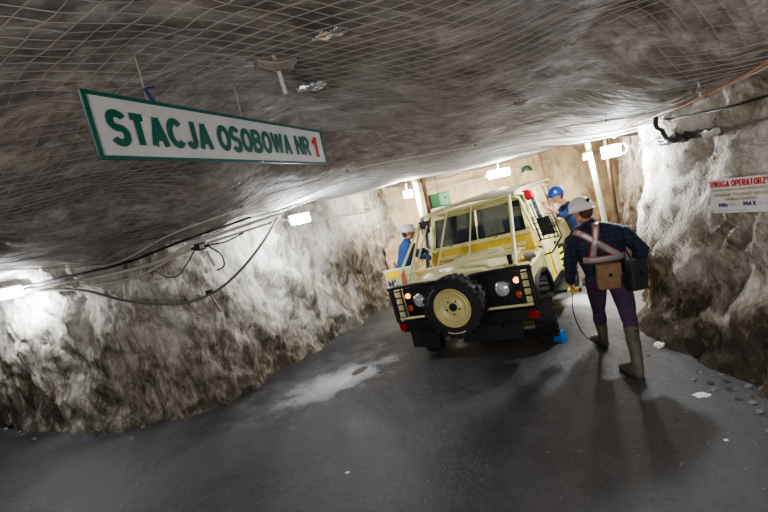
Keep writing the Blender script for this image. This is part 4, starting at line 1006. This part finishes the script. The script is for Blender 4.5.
# mats: 0 plaid 1 purple 2 boot 3 skin 4 hair
pc.append((1, [(pelL, .105), (pelR, .105), ((2.26, 4.13, 1.03), .115), ((2.20, 4.15, 1.03), .115), ((2.31, 4.11, 1.03), .115), ((2.26, 4.06, .93), .10)]))
pc.append((0, [((2.17, 4.16, 1.05), .128), ((2.34, 4.12, 1.05), .128), ((2.12, 4.16, 1.32), .128), ((2.34, 4.09, 1.31), .128)]))
pc.append((0, [((2.12, 4.16, 1.32), .12), ((2.33, 4.09, 1.31), .12), ((2.05, 4.17, 1.42), .086), ((2.385, 4.07, 1.40), .086), ((2.17, 4.14, 1.46), .085), ((2.22, 4.10, 1.46), .08)]))
pc.append((0, [((2.19, 4.13, 1.50), .062), ((2.17, 4.14, 1.545), .058)]))
pc.append((3, [((2.17, 4.14, 1.54), .052), ((2.145, 4.15, 1.62), .052)]))
HC = V((2.12, 4.155, 1.665)); HU = V((-.10, .10, 1)); HF = V((-.30, .93, -.22))
pc += head_pieces(HC, HF, HU, 1.0, 3, 4)
# left arm hanging with the probe
pc.append((0, [((2.05, 4.17, 1.41), .076), ((1.985, 4.20, 1.35), .068)])); pc.append((0, [((1.995, 4.20, 1.36), .080), ((1.955, 4.23, 1.14), .070)])); pc.append((0, [((1.955, 4.23, 1.14), .070), ((1.955, 4.29, .925), .052)]))
pc.append((3, [((1.955, 4.29, .92), .028), ((1.962, 4.30, .88), .025)]))
hand(pc, (1.962, 4.30, .885), (.22, .22, -.95), (.85, .2, .1), (-.1, .95, .1), 1.3, 3)
# right arm bent, elbow out behind, hand resting on the satchel
pc.append((0, [((2.385, 4.07, 1.40), .076), ((2.45, 4.03, 1.36), .070)])); pc.append((0, [((2.44, 4.03, 1.37), .084), ((2.545, 3.93, 1.19), .072)])); pc.append((0, [((2.545, 3.93, 1.19), .072), ((2.475, 3.92, 1.04), .056)]))
pc.append((3, [((2.475, 3.92, 1.035), .030), ((2.455, 3.92, 1.01), .026)]))
hand(pc, (2.455, 3.925, 1.012), (-.55, -.05, -.8), (-.6, -.6, .4), (.1, .9, .2), .8, 3)
# legs
pc.append((1, [(pelL, .108), ((2.21, 4.27, .70), .098)])); pc.append((1, [((2.21, 4.27, .70), .098), ((2.25, 4.36, .49), .068)])); pc.append((1, [((2.25, 4.36, .49), .070), ((2.27, 4.40, .37), .072)]))
pc.append((2, [((2.27, 4.40, .40), .070), ((2.31, 4.46, .12), .050)])); pc.append((2, [((2.31, 4.46, .12), .052), ((2.315, 4.46, .05), .045), ((2.29, 4.62, .045), .042), ((2.28, 4.70, .035), .032)]))
pc.append((1, [(pelR, .108), ((2.34, 4.00, .72), .100)])); pc.append((1, [((2.34, 4.00, .72), .100), ((2.29, 3.87, .50), .070)])); pc.append((1, [((2.29, 3.87, .50), .070), ((2.265, 3.81, .41), .070)]))
pc.append((2, [((2.268, 3.82, .43), .070), ((2.185, 3.65, .13), .050)])); pc.append((2, [((2.185, 3.65, .13), .052), ((2.18, 3.64, .05), .045), ((2.165, 3.82, .045), .042), ((2.16, 3.88, .035), .034)]))
b1, bv1 = make_body('body', pc, ['plaid', 'purple', 'boot', 'skin', 'hair'], w1, voxel=.0075)
face(w1, HC, HF, HU)
hm, hR = helmet(w1, HC + V((-.005, -.0, .035)), .119, HU, HF, 'helmet_white')
MB().box(HC + hR @ V((.02, .135, .10)), (.035, .01, .035), hR @ Matrix.Rotation(.6, 3, 'Y')).build('helmet_sticker', M['black'], hm)
OUT = (-.12, -1, .05)
def double_strap(pts, w, nm='harness_strap'):
    a = ribbon(nm, pts, w + .016, 'strap_orange', w1, bv1, OUT, .006); b_ = ribbon('reflective_tape', pts, w - .004, 'silver', a, bv1, OUT, .0115)
double_strap([(1.97, 4.0, 1.49), (2.07, 4.0, 1.41), (2.21, 4.0, 1.28), (2.36, 4.0, 1.15)], .056)
double_strap([(2.185, 4.05, 1.53), (2.155, 4.0, 1.42), (2.125, 4.0, 1.30), (2.10, 4.0, 1.19)], .052)
double_strap([(2.02, 4.0, 1.165), (2.18, 4.0, 1.150), (2.40, 4.0, 1.155)], .056, 'belt')
# leather pouch on the belt, satchel beyond
def pouch(name, c, w, h, d, yaw, mat, tilt=0, bands=None, label=None):
    R = Matrix.Rotation(yaw, 3, 'Z') @ Matrix.Rotation(tilt, 3, 'Y'); c = V(c); mb = MB(); secs = []
    e = empty(name); e.parent = w1; 
    if label: e['label'] = label
    P = []
    for z, k in ((-.5, .92), (0, 1.0), (.5, .96)):
        P.append([c + R @ V((sx * w / 2 * k, sy * d / 2 * (1 if z < .4 else .8), z * h)) for sx, sy in ((-1, -1), (1, -1), (1, 1), (-1, 1))])
    v = [q for r in P for q in r]; f = [(3, 2, 1, 0), (8, 9, 10, 11)]
    for i in range(2):
        for k in range(4): f.append((i * 4 + k, i * 4 + (k + 1) % 4, (i + 1) * 4 + (k + 1) % 4, (i + 1) * 4 + k))
    mb.add(v, f); mb.build('pouch_body', M[mat], e, bevel=.018)
    fl2 = MB().hexa([c + R @ V(q) for q in ((-w * .50, -d * .62, .05 * h), (w * .50, -d * .62, .05 * h), (w * .50, -d * .5, .05 * h), (-w * .50, -d * .5, .05 * h), (-w * .50, -d * .48, .53 * h), (w * .50, -d * .48, .53 * h), (w * .5, d * .45, .53 * h), (-w * .5, d * .45, .53 * h))])
    fl2.build('flap', M[mat], e, bevel=.008)
    MB().box(c + R @ V((0, -d * .64, .1 * h)), (w * .14, .012, h * .14), R).build('buckle', M['black'], e)
    return e
pouch('leather_pouch', (2.175, 3.93, .985), .225, .255, .085, -.1, 'leather', .06, label='tan leather pouch on the belt')
pouch('satchel', (2.40, 3.84, .97), .18, .30, .11, .12, 'satchel', .02, label='black rescue-set satchel on the hip')
MB().tube([(2.40, 3.87, 1.10), (2.43, 4.0, 1.2), (2.40, 4.0, 1.35)], .010, 6).build('satchel_strap', M['satchel'], w1)
# boot soles
for c, yw in (((2.30, 4.56), .1), ((2.172, 3.75), .08)):
    z = floor_z(*c); mb = MB(); R = Matrix.Rotation(yw, 3, 'Z')
    pr_ = [(-.040, -.13), (.040, -.13), (.046, -.02), (.052, .08), (.036, .145), (-.030, .145), (-.050, .08), (-.044, -.02)]
    n = len(pr_); vs = [V((c[0], c[1], z)) + R @ V((x, y, h)) for h in (0.0, .025) for x, y in pr_]
    mb.add(vs, [tuple(reversed(range(n))), tuple(range(n, 2 * n))] + [(k, (k + 1) % n, n + (k + 1) % n, n + k) for k in range(n)]); mb.build('boot_sole', M['boot_sole'], w1)
# probe with cable in the left hand (held: its own thing)
pb = empty('hand_tester', (1.99, 4.31, .81), 'yellow and black handheld tester with a trailing cable in the walking person\'s left hand', 'tool')
MB().box((.005, .0, -.01), (.10, .045, .045), Matrix.Rotation(-.15, 3, 'Y')).build('device_body', M['glove_yellow'], pb, bevel=.01)
MB().box((.055, -.0, -.012), (.035, .047, .047), Matrix.Rotation(-.15, 3, 'Y')).build('device_end', M['black'], pb, bevel=.008)
MB().tube([q - V((1.99, 4.31, .81)) for q in catmull([(1.965, 4.31, .79), (1.945, 4.32, .60), (1.975, 4.33, .40), (2.06, 4.36, .22), (2.18, 4.40, .12), (2.28, 4.40, .10)], 8)], .0055, 6).build('trailing_cable', M['cable_black'], pb)

# --- the man in the blue helmet reaching toward the truck
def simple_person(label, hips, J, mats, headc, hf, hu, helm, grip, z0=0):
    t = empty('person', (0, 0, 0), label, 'person'); p = []
    hl, hr = J['hipL'], J['hipR']; m = lambda a, b_, k=.5: tuple(a[i] + (b_[i] - a[i]) * k for i in range(3))
    pm = m(hl, hr); wl = tuple(V(m(hl, pm, .3)) + V((0, 0, .13))); wr = tuple(V(m(hr, pm, .3)) + V((0, 0, .13)))
    sl, sr = J['shL'], J['shR']; sm = m(sl, sr)
    p.append((1, [(hl, .105), (hr, .105), (wl, .105), (wr, .105)]))
    p.append((0, [(wl, .112), (wr, .112), (m(sl, m(wl, sl, .6), .5), .105), (m(sr, m(wr, sr, .6), .5), .105)]))
    p.append((0, [(m(wl, sl, .7), .11), (m(wr, sr, .7), .11), (sl, .072), (sr, .072), (tuple(V(sm) + V((0, 0, .05))), .07)]))
    p.append((3, [(tuple(V(sm) + V((0, 0, .06))), .05), (tuple(V(headc) - V(hu).normalized() * .06), .05)]))
    p += head_pieces(headc, hf, hu, 1.0, 3, 4)
    for s in 'LR':
        p.append((0, [(J['sh' + s], .072), (J['el' + s], .052)])); 
        mid = m(J['el' + s], J['wr' + s], J.get('sleeve', 1)); p.append((0, [(J['el' + s], .052), (mid, .045)])); p.append((3, [(mid, .035), (J['wr' + s], .027)]))
        d = V(J['wr' + s]) - V(J['el' + s]); hand(p, J['wr' + s], d, grip, V((0, 0, 1)) if abs(d.normalized().z) < .8 else V((0, 1, 0)), .7, 3)
        p.append((1, [(J['hip' + s], .105), (J['kn' + s], .072)])); p.append((1, [(J['kn' + s], .072), (J['an' + s], .058)]))
        a = V(J['an' + s]); ft = V(hf); ft.z = 0; ft.normalize()
        p.append((2, [(tuple(a), .052), (tuple(a + V((0, 0, -.03))), .046), (tuple(a + ft * .14 + V((0, 0, -.04))), .040), (tuple(a + ft * .18 + V((0, 0, -.045))), .034)]))
    o, bv = make_body('body', p, mats, t, voxel=.010)
    face(t, V(headc), V(hf), V(hu)); hh, _ = helmet(t, V(headc) + V(hu).normalized() * .045, .125, hu, hf, helm)
    return t, bv, hh, _
zf = floor_z(3.38, 7.0)
t2, bv2, h2, R2 = simple_person('person in blue helmet and blue jacket reaching toward the truck side', None,
    dict(hipL=(3.41, 6.84, .93), hipR=(3.44, 7.02, .93), shL=(3.30, 6.80, 1.45), shR=(3.35, 7.14, 1.45), elL=(3.10, 6.72, 1.36), wrL=(2.92, 6.76, 1.52), elR=(3.24, 7.22, 1.34), wrR=(3.06, 7.2, 1.52),
         knL=(3.43, 6.82, .50), knR=(3.54, 7.02, .50), anL=(3.50, 6.82, .09 + zf), anR=(3.62, 7.04, .09 + zf), sleeve=.25), ['blue_jacket', 'dark_trousers', 'boot', 'skin', 'hair'],
    (3.16, 6.97, 1.69), (-1, -.12, -.05), (-.15, 0, 1), 'helmet_blue', (0, 0, -1))
MB().box(V((3.16, 6.97, 1.69)) + R2 @ V((.10, -.06, .09)), (.012, .04, .04), R2).build('helmet_lamp_clip', M['paper'], h2)
o2 = (.15, -1, 0)
for pts in ([(3.45, 6.6, 1.50), (3.42, 6.6, 1.35), (3.37, 6.6, 1.16)], [(3.36, 6.6, 1.13), (3.46, 6.6, 1.09), (3.56, 6.6, 1.13)], [(3.50, 6.6, 1.46), (3.53, 6.6, 1.3), (3.54, 6.6, 1.14)]):
    ribbon('harness_strap', pts, .035, 'strap_orange', t2, bv2, o2, .008)
b_ = MB().box((3.55, 6.86, 1.32), (.10, .08, .17)); b_.build('back_tape', M['silver'], t2, bevel=.02)
# --- the man at the open far door
zf = floor_z(.38, 7.0)
t3, bv3, h3, R3 = simple_person('person in white helmet and bright blue jacket behind the open truck door', None,
    dict(hipL=(.29, 7.09, .90), hipR=(.33, 6.91, .90), shL=(.42, 7.19, 1.40), shR=(.46, 6.84, 1.40), elL=(.60, 7.20, 1.18), wrL=(.78, 7.10, 1.22), elR=(.60, 6.80, 1.18), wrR=(.80, 6.86, 1.10),
         knL=(.36, 7.09, .48), knR=(.32, 6.90, .48), anL=(.30, 7.10, .09 + zf), anR=(.24, 6.90, .09 + zf), sleeve=1), ['blue_jacket_bright', 'teal', 'boot', 'skin', 'hair'],
    (.50, 7.0, 1.60), (1, -.1, -.25), (.12, 0, 1), 'helmet_white', (0, 0, -1))

# ------------------------------------------------------------------ light
def fill(loc, power, size, col=(1, .97, .94)):
    ld = bpy.data.lights.new('fill_light', 'AREA'); ld.energy = power; ld.size = size; ld.color = col
    o = bpy.data.objects.new('fill_light', ld); COL.objects.link(o); o.location = loc; return o
sl = bpy.data.lights.new('floor_spot_light', 'SPOT'); sl.energy = 900; sl.spot_size = math.radians(16); sl.spot_blend = .9; sl.shadow_soft_size = .05; so = bpy.data.objects.new('floor_spot_light', sl); COL.objects.link(so); so.location = (4.0, 6.9, 2.2); so.rotation_euler = (V((2.90, 6.05, 0)) - V((4.0, 6.9, 2.2))).to_track_quat('-Z', 'Y').to_euler()  # added spot brightening the floor beside the truck, no lamp hangs there
# added fill lights behind the camera, brightening ceiling and right wall
f1 = fill((-1.0, -2.2, 2.0), 95, 1.6); f1.rotation_euler = (math.radians(96), 0, math.radians(8))
f2 = fill((1.7, .1, 1.9), 26, .6); f2.rotation_euler = (math.radians(76), 0, math.radians(-24))
wd = bpy.data.worlds.new('world'); bpy.context.scene.world = wd; wd.use_nodes = True
wd.node_tree.nodes['Background'].inputs['Color'].default_value = (.75, .72, .72, 1); wd.node_tree.nodes['Background'].inputs['Strength'].default_value = .5

# ------------------------------------------------------------------ camera
cd = bpy.data.cameras.new('camera'); co = bpy.data.objects.new('camera', cd); COL.objects.link(co)
cd.sensor_fit = 'HORIZONTAL'; cd.sensor_width = 36; cd.lens = 36 * 400 / 768; cd.clip_start = .05
co.matrix_world = Matrix.Translation((0, 0, 2.15)) @ Matrix.Rotation(PI / 2 - math.radians(7.05), 4, 'X') @ Matrix.Rotation(-math.radians(12), 4, 'Z')
sc = bpy.context.scene; sc.camera = co
sc.view_settings.view_transform = 'AgX'; sc.view_settings.look = 'AgX - Medium High Contrast'; sc.view_settings.exposure = .3
